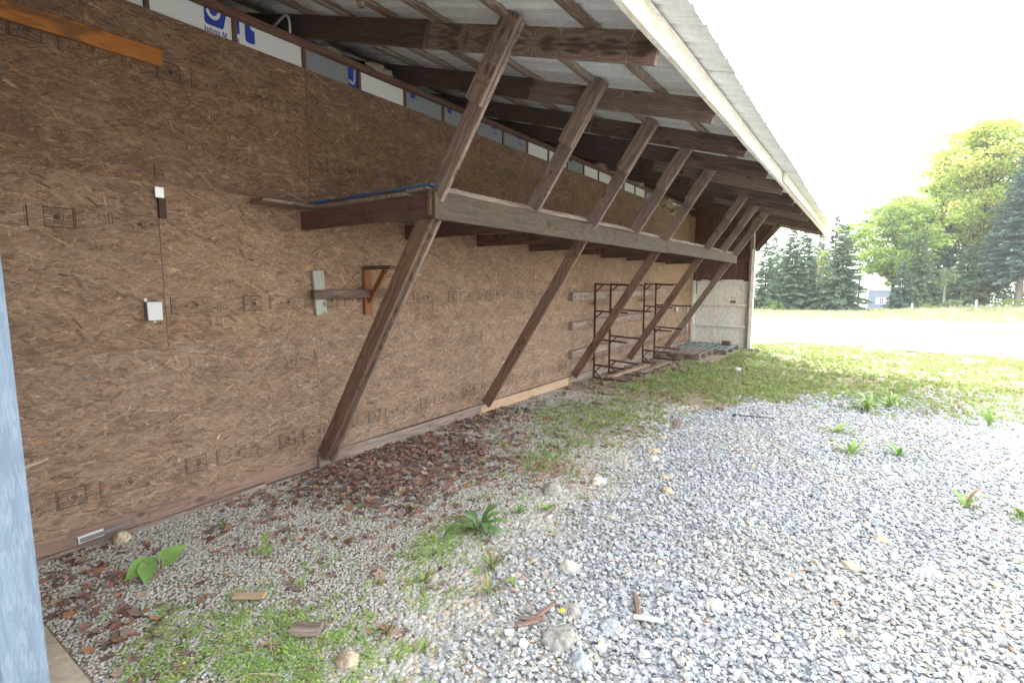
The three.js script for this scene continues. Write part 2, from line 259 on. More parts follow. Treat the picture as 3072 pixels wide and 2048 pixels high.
// strand board wall: three rows of sheets with small gaps
function osbPanel(mat, y0, y1, za, zb2, flip) {
  if (za < ZE + 0.1) return; za = Math.min(za, ZN); const zc = Math.max(zb2, ZE + 0.02), w = za - zc - 0.004, h = y1 - y0 - 0.0015;
  const g = new THREE.BoxGeometry(0.012, h, w), uv = g.attributes.uv, fr = w / 2.54;
  for (let i = 0; i < uv.count; i++) { let u = uv.getX(i) * fr, v = uv.getY(i); if (flip) { u = 1 - u; v = 1 - v; } uv.setXY(i, u, v); }
  part(barn, 'wall_panel', g, pick(mat.tints), [-0.006 - R() * 0.002, (y0 + y1) / 2, (za + zc) / 2]);
}
for (let k = -1; k < 7; k++) {
  osbPanel(M.osbLow, 0.03, 1.20, -0.36 - 2.54 * k, -2.9 - 2.54 * k, false);
  osbPanel(M.osbMid, 1.20, 2.385, 0.89 - 2.54 * k, -1.65 - 2.54 * k, k === 0 || k === -1);
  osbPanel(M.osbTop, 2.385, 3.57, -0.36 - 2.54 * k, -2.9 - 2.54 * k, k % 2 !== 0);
}
// sill and skirt boards
beam(barn, 'sill_board', M.sill, [-0.012, -0.03, ZN], [-0.012, -0.03, -2.84], 0.12, 0.04, [0, 1, 0]);
beam(barn, 'skirt_board', M.greyPlank, [0.03, -0.098, ZN], [0.03, -0.088, -2.3], 0.05, 0.05, [0, 1, 0], { jit: 0.006 });
for (let k = 0; k < 5; k++) beam(barn, 'skirt_board', k === 1 ? M.paleBoard : M.greyPlank, [0.026, -0.055 - k * 0.008, -2.84 - 2.5 * k], [0.026, -0.055 - k * 0.008, Math.max(ZE + 0.03, -5.33 - 2.5 * k)], 0.17 + k * 0.016, 0.04, [0, 1, 0], { jit: 0.005 });
// strip of foam board above the sheets
const foamCanvas = (draw) => { const cv = document.createElement('canvas'); cv.width = 512; cv.height = 128; const c = cv.getContext('2d'); draw(c); const t = new THREE.CanvasTexture(cv); t.colorSpace = THREE.SRGBColorSpace; t.magFilter = THREE.LinearFilter; return t; };
const dirt = (c, base, n) => { c.fillStyle = base; c.fillRect(0, 0, 512, 128); for (let i = 0; i < n; i++) { c.fillStyle = `rgba(110,100,88,${rr(0.03, 0.12)})`; c.fillRect(R() * 512, R() * 128, rr(2, 50), rr(1, 5)); } };
const blueInk = '#1d3a9c';
const foamWhite = foamCanvas(c => dirt(c, '#d2d3cf', 60));
const foamLogoA = foamCanvas(c => { dirt(c, '#d2d3cf', 40); c.fillStyle = blueInk; c.beginPath(); c.moveTo(330, -20); c.lineTo(330, 62); c.quadraticCurveTo(332, 78, 350, 80); c.lineTo(440, 80); c.quadraticCurveTo(454, 80, 458, 66); c.lineTo(484, -20); c.closePath(); c.fill(); c.strokeStyle = '#d2d3cf'; c.lineWidth = 20; c.lineCap = 'round'; c.beginPath(); c.arc(392, -2, 38, 0.15, Math.PI - 0.3); c.stroke(); c.fillStyle = '#1b2f86'; c.font = 'bold 40px sans-serif'; c.fillText('Johns M', 326, 120); });
const foamLogoB = foamCanvas(c => { dirt(c, '#d2d3cf', 40); c.fillStyle = blueInk; c.fillRect(0, 0, 26, 70); c.beginPath(); c.moveTo(64, -5); c.lineTo(64, 76); c.quadraticCurveTo(66, 94, 84, 96); c.lineTo(120, 96); c.quadraticCurveTo(136, 96, 136, 80); c.lineTo(136, -5); c.closePath(); c.fill(); c.fillStyle = '#d2d3cf'; c.beginPath(); c.arc(124, 2, 20, 0, 7); c.fill(); c.fillStyle = '#1b2f86'; c.font = 'bold 40px sans-serif'; c.fillText('a', 0, 118); });
const foilJ = foamCanvas(c => { dirt(c, '#83888a', 80); c.fillStyle = blueInk; c.fillRect(414, 0, 98, 128); c.strokeStyle = '#a9adab'; c.lineWidth = 22; c.lineCap = 'round'; c.beginPath(); c.moveTo(486, 4); c.lineTo(480, 76); c.quadraticCurveTo(470, 108, 430, 88); c.stroke(); });
const foilWord = foamCanvas(c => { dirt(c, '#83888a', 80); c.fillStyle = blueInk; c.fillRect(300, 0, 90, 12); c.font = 'bold 34px sans-serif'; c.fillText('Johns', 330, 62); });
const foilTick = foamCanvas(c => { dirt(c, '#83888a', 80); c.fillStyle = blueInk; c.fillRect(60, 0, 70, 34); });
const foamM = [foamWhite, foamLogoA, foamLogoB, foilJ, foilWord, foilTick].map((t, i) => std({ map: t, roughness: 0.6, metalness: i > 2 ? 0.2 : 0 }));
const foamSeq = [0, 0, 0, 1, 2, 3, 0, 5, 5, 4, 4, 0, 0, 5, 0, 0, 5, 0, 0, 5, 0, 5, 0, 0, 0];
for (let i = 0; i < 24; i++) {
  const za = -0.46 - 0.61 * i + 0.61 * 1, zc = za - 0.61; if (zc < -15.5) break;
  part(barn, 'foam_panel', (() => { const g = new THREE.BoxGeometry(0.02, 0.18, 0.575); return g; })(), foamM[foamSeq[i]], [-0.03, 3.655, (za + zc) / 2]);
  beam(barn, 'stud', M.plate, [-0.028, 3.57, za], [-0.028, 3.745, za], 0.036, 0.05, [0, 0, 1], { jit: 0.001 });
}
part(barn, 'foam_panel', new THREE.BoxGeometry(0.02, 0.18, 1.05), foamM[0], [-0.03, 3.655, 0.7]);
for (let i = 0; i < 4; i++) beam(barn, 'top_plate', i % 2 ? M.joist : M.plate, [-0.03, 3.775, ZN - 4.8 * i], [-0.03, 3.775, Math.max(ZE + 0.1, ZN - 4.8 * (i + 1))], 0.055, 0.13, [0, 1, 0]);
part(barn, 'wall_backing', new THREE.BoxGeometry(0.02, 3.8, ZN - ZE - 0.1), M.rafterDark, [-0.15, 1.8, (ZN + ZE) / 2]);
// rafters in two lapped pieces
for (let k = -5; k <= 10; k++) {
  const z = k === 10 ? ZE + 0.07 : Zk(k), a = -6, s = 1.51 + (k ? rr(-0.12, 0.12) : 0), off = 0.0905;
  beam(barn, 'rafter', M.rafterDark, [a, rTop(a) - off, z + 0.021], [s, rTop(s) - off, z + 0.021], 0.18, 0.04, [0, 1, 0]);
  beam(barn, 'rafter', k === 0 ? M.tailGrey : k % 3 === 1 ? M.weathered2 : M.rafter, [s - 0.9, rTop(s - 0.9) - off, z - 0.021], [3.22, rTop(3.22) - off, z - 0.021], 0.172, 0.04, [0, 1, 0]);
}
// round purlins across the rafters
for (const [x, w] of [[-5.5, .1], [-4.6, .1], [-3.7, .1], [-2.8, .1], [-2, .1], [-1.2, .1], [-0.55, .1], [0.1, .1], [0.63, .1], [1.09, .1], [1.58, .09], [2.23, .09], [2.78, .09], [3.16, .08]]) {
  for (const [p, q] of [[ZN, -1.1], [-1.12, -6.2], [-6.22, -11.3], [-11.32, ZE + 0.02]]) beam(barn, 'purlin', x < 0 ? M.rafterDark : M.pole, [x + rr(-.015, .015), rTop(x) + 0.024, p], [x + rr(-.015, .015), rTop(x) + 0.024, q], w, 0.05, [1, -0.297, 0], { jit: 0.012, round: 1, seg: 14 });
}
// ribbed metal sheets
{
  const prof = []; // across the ribs (z), height
  for (let r = 0; r < 3; r++) { const o = r * 0.25; prof.push([o, 0], [o + 0.03, 0.019], [o + 0.05, 0.019], [o + 0.08, 0], [o + 0.135, 0], [o + 0.143, 0.004], [o + 0.155, 0.004], [o + 0.163, 0], [o + 0.185, 0], [o + 0.193, 0.004], [o + 0.205, 0.004], [o + 0.213, 0]); }
  prof.push([0.75, 0], [0.775, 0.016]);
  const sheetGeo = (x0, x1) => {
    const n = prof.length, pos = [], idx = [], uv = [], sl = [0, 0.3, 0.6, 0.97, 1];
    for (const dy of [0, -0.0015]) for (const s of sl) prof.forEach(([z, h]) => { const x = lerp(x0, x1, s); pos.push(x, rTop(x) + 0.052 + h + dy, -z); uv.push(x * 0.5, z * 0.5); });
    const Rr = sl.length;
    for (let d = 0; d < 2; d++) for (let i = 0; i < Rr - 1; i++) for (let j = 0; j < n - 1; j++) { const a = d * Rr * n + i * n + j, b = a + n; d ? idx.push(a, b, a + 1, b, b + 1, a + 1) : idx.push(a, a + 1, b, b, a + 1, b + 1); }
    const g = new THREE.BufferGeometry(); g.setAttribute('position', new THREE.Float32BufferAttribute(pos, 3)); g.setAttribute('uv', new THREE.Float32BufferAttribute(uv, 2)); g.setIndex(idx); return toCreasedNormals(g, 0.2);
  };
  const g = sheetGeo(-6, 3.45);
  for (let z = ZN; z > ZE + 0.1; z -= 0.75) { const m = part(barn, 'roof_sheet', g, M.roofMetal, [rr(-0.008, 0.008), rr(0, 0.001), z]); m.position.y += 0; }
}
// fascia
for (const [a, b] of [[ZN, -0.9], [-0.905, -4.9], [-4.905, -9.0], [-9.005, ZE - 0.06]]) beam(barn, 'fascia_board', M.fascia, [3.25, 3.0, a], [3.25, 3.0, b], 0.145, 0.04, [0, 1, 0], { jit: 0.004 });
for (const [a, b] of [[-7.45, -11.6], [-11.62, -13.6], [-13.62, ZE - 0.06]]) beam(barn, 'fascia_board', M.fascia, [3.29, 3.005, a], [3.29, 3.005, b], 0.13, 0.03, [0, 1, 0], { jit: 0.004 });
// far end wall: white boards below, brown boards above
const Zw = ZE;
for (let i = 0; i < 8; i++) {
  const x = 0.03 + 0.19 * i + 0.095;
  beam(barn, 'white_board', M.white, [x, -0.17, Zw], [x, 1.72 + rr(0, 0.05), Zw], 0.197, 0.02, [1, 0, 0], { jit: 0.001, ch: 0.003 }).position.z += (i % 2) * 0.006;
}
for (const y of [1.655, 1.05, 0.445]) beam(barn, 'girt', M.white, [0.06, y + 0.01, Zw + 0.055], [1.53, y - 0.005, Zw + 0.055], 0.045, 0.09, [0, 1, 0], { jit: 0.004 });
beam(barn, 'corner_board', M.white, [0.035, -0.15, Zw + 0.06], [0.035, 1.75, Zw + 0.06], 0.07, 0.09, [1, 0, 0]);
beam(barn, 'post', M.weathered, [1.545, -0.2, Zw + 0.06], [1.545, rTop(1.55) - 0.19, Zw + 0.06], 0.05, 0.1, [1, 0, 0]);
beam(barn, 'corner_trim', M.white, [1.615, -0.2, Zw + 0.04], [1.615, 2.6, Zw + 0.04], 0.085, 0.14, [1, 0, 0], { jit: 0.002 });
beam(barn, 'corner_trim', M.white, [1.61, 2.605, Zw + 0.04], [1.61, 3.3, Zw + 0.04], 0.03, 0.06, [1, 0, 0], { jit: 0.002 });
for (let i = 0; i < 14; i++) {
  const x = 0.02 + 0.158 * i + 0.079; if (x > 2.2) break;
  const y0 = x < 1.56 ? 1.66 : 2.42 + (x - 1.58) * 1.25;
  beam(barn, 'siding_board', M.siding, [x, y0, Zw - 0.03], [x, rTop(x) - 0.03, Zw - 0.03], 0.168, 0.02, [1, 0, 0], { jit: 0.001, ch: 0.003 }).position.z += (i % 2) * 0.006;
}
for (const [y, x0, x1] of [[2.92, 0.05, 1.5], [2.28, 0.05, 1.5]]) beam(barn, 'girt', M.joist, [x0, y, Zw + 0.055], [x1, y, Zw + 0.055], 0.045, 0.09, [0, 1, 0]);
beam(barn, 'end_brace', M.rafter, [1.66, 2.56, Zw + 0.05], [2.02, 3.0, Zw + 0.05], 0.13, 0.04, [1, -0.8, 0]);
beam(barn, 'end_brace', M.tailGrey, [2.0, 2.975, Zw + 0.05], [2.3, 3.34, Zw + 0.05], 0.14, 0.045, [1, -0.8, 0]);
// unseen near end wall, added for shade; back wall, rear roof close the building
part(barn, 'unseen_end_wall', new THREE.ExtrudeGeometry(new THREE.Shape([[-12, -0.3], [3.2, -0.3], [3.2, rTop(3.2) + 0.03], [-6, rTop(-6) + 0.03], [-12, rTop(0) + 0.03]].map(p => new THREE.Vector2(...p))), { depth: 0.08, bevelEnabled: false }), M.siding, [0, 0, ZN - 0.1]);
const gableGeo = (pts) => new THREE.ExtrudeGeometry(new THREE.Shape(pts.map(p => new THREE.Vector2(...p))), { depth: 0.08, bevelEnabled: false });
part(barn, 'gable_wall', gableGeo([[-12, -0.3], [0.02, -0.3], [0.02, rTop(0.02) + 0.03], [-6, rTop(-6) + 0.03], [-12, rTop(0) + 0.03]]), M.siding, [0, 0, ZE - 0.1]);
part(barn, 'back_wall', new THREE.BoxGeometry(0.1, 3.6, ZN - ZE), M.siding, [-12, 1.6, (ZN + ZE) / 2]);
{ const m = part(barn, 'back_roof', new THREE.BoxGeometry(6.6, 0.05, ZN - ZE), M.roofMetal, [-9.15, 4.9, (ZN + ZE) / 2]); m.rotation.z = 0.289; }
// braces
const nailGeo = new THREE.CylinderGeometry(0.0045, 0.0045, 0.003, 7).rotateX(Math.PI / 2);
const brX = y => 0.03 + (y - 0.03) / 1.454;
for (let k = 0; k <= 8; k++) {
  if (k === 5) continue;
  const z = Zk(k) + 0.042, low = k % 2 === 0, y0 = low ? 0.04 : 2.36, top = 3.35;
  const mt = k === 0 ? M.weathered : k === 4 ? M.rust_red : low ? pick([M.weathered2, M.brownBrace]) : M.weathered;
  if (low) { beam(barn, 'brace', k === 0 ? M.brownBrace : mt, [brX(y0) + 0.05, y0, z], [brX(2.2), 2.2, z], 0.138, 0.04, [1, -0.6, 0]);
    if (k === 0) beam(barn, 'brace', M.weathered, [brX(y0) + 0.085, y0 - 0.03, z - 0.041], [brX(2.2) + 0.03, 2.19, z - 0.041], 0.14, 0.036, [1, -0.6, 0]); }
  const up = beam(barn, 'brace', k === 0 ? M.weathered : pick([M.weathered, M.weathered2]), [brX(low ? 2.205 : 2.36), low ? 2.205 : 2.36, z], [brX(top), top, z], 0.142, 0.04, [1, -0.6, 0], { jit: 0.004 });
  const cleat = beam(barn, 'cleat', pick([M.weathered, M.greyPlank]), [brX(2.88) - 0.01, 2.88, z + 0.037], [brX(3.36) - 0.01, 3.36, z + 0.037], 0.148, 0.034, [1, -0.6, 0]);
  for (let q = 0; q < 7; q++) part(cleat, 'nail', nailGeo, M.black, [-0.25 + q * 0.08 + rr(-.02, .02), (q % 2 ? 1 : -1) * rr(0.02, 0.05), 0.0175]);
}
// storage shelf carried by the braces
const shelf = new THREE.Group(); shelf.name = 'storage_shelf'; barn.add(shelf);
for (let k = 0; k <= 8; k++) beam(shelf, 'joist', M.joist, [0.003, 2.225, Zk(k) + 0.09], [k ? 1.59 : 1.61, 2.23, Zk(k) + 0.09], 0.16, 0.04, [0, 1, 0]);
beam(shelf, 'front_beam', M.beam, [1.635, 2.23, -2.78], [1.635, 2.23, -8.0], 0.195, 0.04, [0, 1, 0]);
beam(shelf, 'front_beam', M.beam, [1.635, 2.235, -8.01], [1.635, 2.23, -13.15], 0.185, 0.04, [0, 1, 0]);
for (let i = 0; i < 7; i++) {
  const x = 0.12 + i * 0.225, y = 2.325 + (i === 6 ? 0.05 : 0.012), th = i === 6 ? 0.05 : 0.028;
  beam(shelf, 'plank', i === 6 ? M.greyPlank : M.weathered, [x, y, i === 0 ? -2.32 : -2.79], [x, y, -7.9], 0.205, th, [1, 0, 0], { jit: i === 6 ? 0.012 : 0.006, ch: 0.008 });
  beam(shelf, 'plank', i === 6 ? M.greyPlank : M.weathered2, [x, y, -7.92], [x + 0.01, y, -13.1 - (i === 6 ? 0.12 : rr(0, 0.1))], 0.205, th, [1, 0, 0], { jit: i === 6 ? 0.012 : 0.006, ch: 0.008 });
}
beam(shelf, 'blue_strip', M.blueStrip, [0.03, 2.365, -2.80], [1.62, 2.38, -2.80], 0.02, 0.05, [0, 1, 0]);
beam(shelf, 'joist_end_block', M.brownBrace, [1.60, 2.16, -2.79], [1.615, 2.31, -2.79], 0.03, 0.05, [1, 0, 0]);
// tufts of glass wool poking out above the plate
for (const [z, s, y] of [[-3.2, 0.06, 3.82], [-3.75, 0.11, 3.83], [-7.6, 0.12, 3.84], [-9.1, 0.14, 3.84], [-9.6, 0.1, 3.84], [-11, 0.16, 3.83], [-12.8, 0.28, 3.62], [-13.6, 0.3, 3.5], [-14.2, 0.22, 3.6]]) {
  const g = new THREE.IcosahedronGeometry(1, 3), p = g.attributes.position;
  for (let i = 0; i < p.count; i++) { const v = V(p.getX(i), p.getY(i), p.getZ(i)), q = 1 + 0.35 * n3(v.x * 1.7 + z, v.y * 1.7, v.z * 1.7) + 0.15 * n3(v.x * 5, v.y * 5 + z, v.z * 5); p.setXYZ(i, v.x * q * s * 0.5, v.y * q * s * 0.45, v.z * q * s * 1.5); }
  g.computeVertexNormals(); part(barn, 'insulation_tuft', g, M.wool, [0.0, y, z]);
}

// ---------------------------------------------------------------- things fixed to the wall
{ // junction box
  const t = thing('junction_box', 'small pale plastic electrical box screwed to the strand board wall', 'junction box', [0, 1.47, -1.56]);
  box(t, 'housing', M.plasticDark, [0.05, 0.135, 0.095], [0.026, 0, 0]); box(t, 'cover', M.plastic, [0.01, 0.132, 0.092], [0.056, 0, 0]);
  box(t, 'mounting_tab', M.plastic, [0.006, 0.025, 0.018], [0.004, 0.078, 0.035]); box(t, 'mounting_tab', M.plastic, [0.006, 0.02, 0.016], [0.004, -0.075, -0.012]);
}
{ const t = thing('hinge_plate', 'dark brown metal strip with a torn white label on the strand board wall', 'metal strip', [0, 2.24, -1.665]);
  box(t, 'strip', M.darkBrown, [0.03, 0.15, 0.045], [0.016, -0.03, -0.005]); box(t, 'label', M.tape, [0.004, 0.075, 0.055], [0.034, 0.075, 0.01]); }
{ const m = beam(scene, named('plank'), M.orange, [0.022, 3.245, 0.6], [0.022, 3.25, -1.735], 0.115, 0.036, [0, 1, 0]); tag(m, 'orange stained plank nailed high on the wall at the top left', 'plank'); }
{ const m = beam(scene, named('board'), M.greyPlank, [0.022, 1.375, -2.94], [0.022, 1.785, -2.92], 0.115, 0.036, [0, 0, 1]); tag(m, 'short pale grey board fixed upright on the wall behind the dark crossbar', 'board');
  m.material = M.paleGrey = woodMat({ light: [176, 174, 162], dark: [136, 134, 124], knot: [60, 54, 48], stain: [70, 64, 58], stainAmt: 0.3 }); }
{ const m = beam(scene, named('crossbar'), M.rafter, [0.062, 1.565, -2.84], [0.062, 1.565, -3.72], 0.085, 0.038, [0, 1, 0]); tag(m, 'dark narrow crossbar nailed over the pale upright board', 'board'); }
{ const t = thing('wall_bracket', 'reddish wooden shelf bracket with a diagonal strut behind the nearest brace', 'bracket', [0, 1.6, -3.5]);
  beam(t, 'upright', M.bracket, [0.02, -0.25, 0], [0.02, 0.21, 0], 0.09, 0.036, [0, 0, 1]); beam(t, 'arm', M.joist, [0.02, 0.225, 0], [0.42, 0.225, 0], 0.036, 0.09, [0, 1, 0]); beam(t, 'strut', M.bracket, [0.04, -0.12, 0], [0.3, 0.2, 0], 0.06, 0.03, [1, -1, 0]); }
const rackNames = ['topmost', 'middle', 'lowest'];
[1.435, 0.93, 0.425].forEach((y, i) => { const m = beam(scene, named('backing_board'), i === 1 ? M.weathered : M.greyPlank, [0.042, y, -7.88], [0.042, y + 0.02 - i * 0.03, i === 1 ? -13.3 : -12.9], 0.135, 0.075, [0, 1, 0]); tag(m, `${rackNames[i]} of three long weathered boards fixed along the wall behind the rusty racks`, 'board'); });
{ const t = thing('outlet_box', 'small grey outlet box with weather cover on the wall beyond the racks', 'outlet', [0, 0.97, -13.85]); box(t, 'box', M.galv, [0.06, 0.12, 0.09], [0.03, 0, 0]); box(t, 'cover', M.plastic, [0.02, 0.11, 0.07], [0.072, 0, -0.01]); }
{ const m = solo('conduit', tubeGeo([[0.03, -0.19, -15.0], [0.03, 0.4, -15.0], [0.03, 1.03, -15.0]], 0.016, 8), M.galv, 'thin grey vertical conduit on the wall beside the white end wall', 'conduit'); }
{ const m = solo('hanging_cable', tubeGeo([[0.14, 2.25, -15.44], [0.14, 1.8, -15.43], [0.14, 1.42, -15.43], [0.15, 1.36, -15.42], [0.14, 1.40, -15.41]], 0.012, 20), M.black, 'black cable hanging down in the corner in front of the white end wall', 'cable'); }
{ const m = solo('white_cable', tubeGeo([[-0.02, 3.80, -2.78], [-0.02, 3.92, -2.78], [-0.06, 3.98, -2.78], [-0.16, 3.97, -2.78], [-0.4, 3.86, -2.76]], 0.011, 24), M.plastic, 'white cable bent in a hook beside the nearest rafter above the wall', 'cable'); }
{ const g = new THREE.SphereGeometry(0.03, 14, 10, 0, Math.PI * 2, 0, 2.3); const m = solo('wasp_nest', g, M.wool, 'small round papery nest hanging under the roof poles', 'nest', [1.20, rTop(1.2) - 0.03, -2.55]); }
{ // sign
  const t = thing('sign', 'small sign with a red chevron over a black plate on the white end wall', 'sign', [1.12, 1.14, Zw + 0.012]);
  box(t, 'plate', M.black, [0.145, 0.075, 0.004], [0, 0, 0.004], 0.001);
  const red = std({ color: lin(0.45, 0.05, 0.03), roughness: 0.6 }), pale = std({ color: lin(0.5, 0.5, 0.48) });
  beam(t, 'chevron', red, [-0.07, 0.09, 0.004], [0.004, 0.135, 0.004], 0.016, 0.004, [0, 1, 0], { jit: 0, ch: 0.001 }); beam(t, 'chevron', red, [0.004, 0.135, 0.004], [0.075, 0.09, 0.004], 0.016, 0.004, [0, 1, 0], { jit: 0, ch: 0.001 });
  for (const [y, w] of [[0.012, 0.09], [-0.014, 0.06]]) box(t, 'text_line', pale, [w, 0.008, 0.002], [-0.01, y, 0.0075], 0.0005);
}

// ---------------------------------------------------------------- rusty racks
const sq = (p, n, a, b, s = 0.034) => beam(p, n, M.rust, a, b, s, s, Math.abs(b[1] - a[1]) > Math.abs(b[0] - a[0]) ? [1, 0, 0] : [0, 1, 0], { jit: 0.0015, ch: 0.002 });
[[-8.66, 0.69, 'nearer'], [-11.2, 0.76, 'farther']].forEach(([z0, dz, which]) => {
  const g0 = gy(0.3, z0), t = thing('lumber_rack', `rusty steel cantilever rack against the wall, the ${which} one of two`, 'rack', [0.1, g0, z0], 'steel racks against the wall');
  for (const [i, z] of [0, -dz].entries()) {
    sq(t, 'upright', [0.03, 0, z], [0.03, 1.67 - g0, z]);
    for (const [q, y] of [1.65, 1.16, 0.64, 0.155].entries()) { const L = 0.62 + (q === 1 && i ? 0.18 : 0) - (q === 3 ? 0.04 : 0), dr = rr(0.015, 0.035); sq(t, 'arm', [0.05, y - g0, z], [L + 0.05, y - g0 - dr, z], 0.03); sq(t, 'gusset', [0.05, y - g0 - 0.13, z], [0.17, y - g0 - 0.02, z], 0.02); }
    sq(t, 'base', [0.03, 0.015, z], [0.66, 0.012, z], 0.03); sq(t, 'gusset', [0.05, 0.15, z], [0.17, 0.025, z], 0.022);
  }
  for (const y of [1.3, 0.26]) beam(t, 'cross_bar', M.brownBrace, [0.005, y - g0, 0], [0.005, y - g0, -dz], 0.045, 0.02, [0, 1, 0]);
});

// ---------------------------------------------------------------- pallets, planks and blocks on the ground
function pallet(name, label, mat, mat2, x0, z0, w, l, y) {
  const t = thing(name, label, 'pallet', [x0, y, z0]);
  for (let i = 0; i < 3; i++) { const z = -0.05 - i * (l - 0.1) / 2; for (let k = 0; k < 3; k++) box(t, 'block', mat2, [0.12, 0.1, 0.09], [0.06 + k * (w - 0.12) / 2, 0.06, z]); beam(t, 'stringer', mat2, [0, 0.122, z], [w, 0.122, z], 0.022, 0.09, [0, 1, 0]); }
  const n = Math.round(w / 0.15); for (let i = 0; i < n; i++) { const x = 0.05 + i * (w - 0.1) / (n - 1); beam(t, 'slat', mat, [x, 0.143, 0], [x + rr(-.01, .01), 0.143, -l], 0.095, 0.018, [1, 0, 0], { jit: 0.004 }); }
  return t;
}
pallet('wooden_pallet', 'weathered grey wooden pallet lying by the wall in front of the blue one', M.greyPlank, M.weathered, 0.2, -12.25, 0.92, 1.25, gz(-12.5) + 0.0);
pallet('blue_pallet', 'faded blue pallet lying at the foot of the white end wall', M.palletBlue, M.weathered2, 0.15, -13.7, 1.25, 1.55, gz(-14) - 0.02);
{ const t = beam(scene, named('timber_block'), M.brownBrace, [1.08, 0.045, -14.75], [1.3, 0.045, -14.7], 0.12, 0.14, [0, 1, 0]); tag(t, 'squared brown timber offcut lying on the blue pallet', 'timber block'); }
[[0.36, -8.9, 0.42, -10.75, 'nearer to the wall', M.paleBoard], [0.62, -9.7, 0.64, -11.5, 'farther from the wall', M.greyPlank]].forEach(([xa, za, xc, zc, w, mt]) => { const m = beam(scene, named('loose_plank'), mt, [xa, gz(za) + 0.025, za], [xc, gz(zc) + 0.025, zc], 0.13, 0.03, [1, 0, 0]); tag(m, `loose plank lying among leaves below the racks, ${w}`, 'plank'); });
{ const m = beam(scene, named('weathered_slat'), M.weathered2, [1.0, gz(-10) + 0.03, -10.6], [1.45, gz(-10) + 0.02, -10.1], 0.09, 0.02, [1, 0, 1]); tag(m, 'curved dark slat lying in the grass beyond the racks', 'plank'); }
{ const m = beam(scene, named('black_strip'), M.black, [2.88, gy(2.9, -7.15) + 0.035, -7.16], [3.36, gy(3.3, -7.3) + 0.035, -7.25], 0.035, 0.02, [0, 0, 1]); tag(m, 'thin black strip lying on the gravel near the grass edge', 'strip'); }
{ const m = beam(scene, named('wood_cube'), M.greyPlank, [2.64, -0.06, -7.33], [2.74, -0.06, -7.33], 0.09, 0.09, [0, 1, 0]); tag(m, 'small grey wood offcut at the edge of grass and gravel', 'timber block'); }
{ const m = beam(scene, named('white_stick'), M.greyPlank, [2.85, -0.065, -6.05], [3.0, -0.06, -5.95], 0.03, 0.02, [0, 1, 0]); m.material = M.white; tag(m, 'short white stick lying on pebbles past the large stones', 'stick'); }
{ const m = beam(scene, named('bark_slab'), M.weathered, [2.36, -0.08, -6.5], [2.47, -0.07, -6.05], 0.09, 0.03, [1, 0, 0], { jit: 0.012 }); tag(m, 'grey curled bark slab lying where pebbles meet bare soil', 'bark'); }
{ const m = beam(scene, named('driftwood'), M.greyPlank, [1.96, -0.075, -1.35], [2.08, -0.075, -1.43], 0.07, 0.035, [1, 0, 1], { jit: 0.01 }); tag(m, 'stub of grey split wood among the clover in the foreground', 'timber block'); }
{ const m = beam(scene, named('bark_chip'), M.paleBoard, [1.44, -0.078, -1.32], [1.58, -0.074, -1.42], 0.06, 0.014, [1, 0, 1], { jit: 0.01 }); tag(m, 'flat tan piece of bark on the fine gravel by the clover', 'bark'); }
{ const t = thing('bark_splinters', 'splintered pinkish bark beside the cracked grey stone', 'bark'); for (const [a, b, c, d] of [[2.9, -2.0, 2.99, -2.12], [2.93, -2.08, 2.97, -2.25], [2.88, -2.06, 3.0, -2.1]]) beam(t, 'splinter', M.sill, [a, -0.055, b], [c, -0.045, d], 0.026, 0.012, [1, 0, 0.3], { jit: 0.006 }); }
{ const m = beam(scene, named('wood_chip'), M.greyPlank, [3.36, -0.05, -2.40], [3.5, -0.048, -2.45], 0.03, 0.014, [0, 0, 1]); m.material = M.white; tag(m, 'pale wood chip lying flat on the coarse gravel', 'wood chip'); }
{ const m = beam(scene, named('dark_stick'), M.weathered2, [3.3, -0.05, -2.58], [3.38, -0.05, -2.42], 0.03, 0.018, [1, 0, 0]); tag(m, 'short dark stick next to the pale wood chip', 'stick'); }
{ const t = thing('sill_flashing', 'shiny foil strip with a dark backing tucked along the sill board', 'flashing', [0.012, -0.04, -1.12]); beam(t, 'foil', M.tape, [0, 0, 0.1], [0, 0.006, -0.04], 0.05, 0.008, [0, 1, 0], { jit: 0.004 }); beam(t, 'backing', M.plasticDark, [0.006, -0.002, 0.09], [0.004, 0.008, -0.2], 0.028, 0.008, [0, 1, 0], { jit: 0.003 }); }
// porch post and slab at the near end
{ const t = thing('blue_post', 'pale blue painted timber post at the left edge', 'post', [1.53, -0.1, -0.43]);
  beam(t, 'shaft', M.blue, [0.03, 0, 0], [-0.035, 3.6, 0], 0.14, 0.14, [1, 0, 0], { jit: 0.003, ch: 0.008 }); }
{ const m = solo('concrete_slab', new THREE.BoxGeometry(2.9, 0.16, 3.2), M.concrete, 'edge of a pale concrete slab under the blue post', 'slab', [1.5, -0.17, 0.95]); }

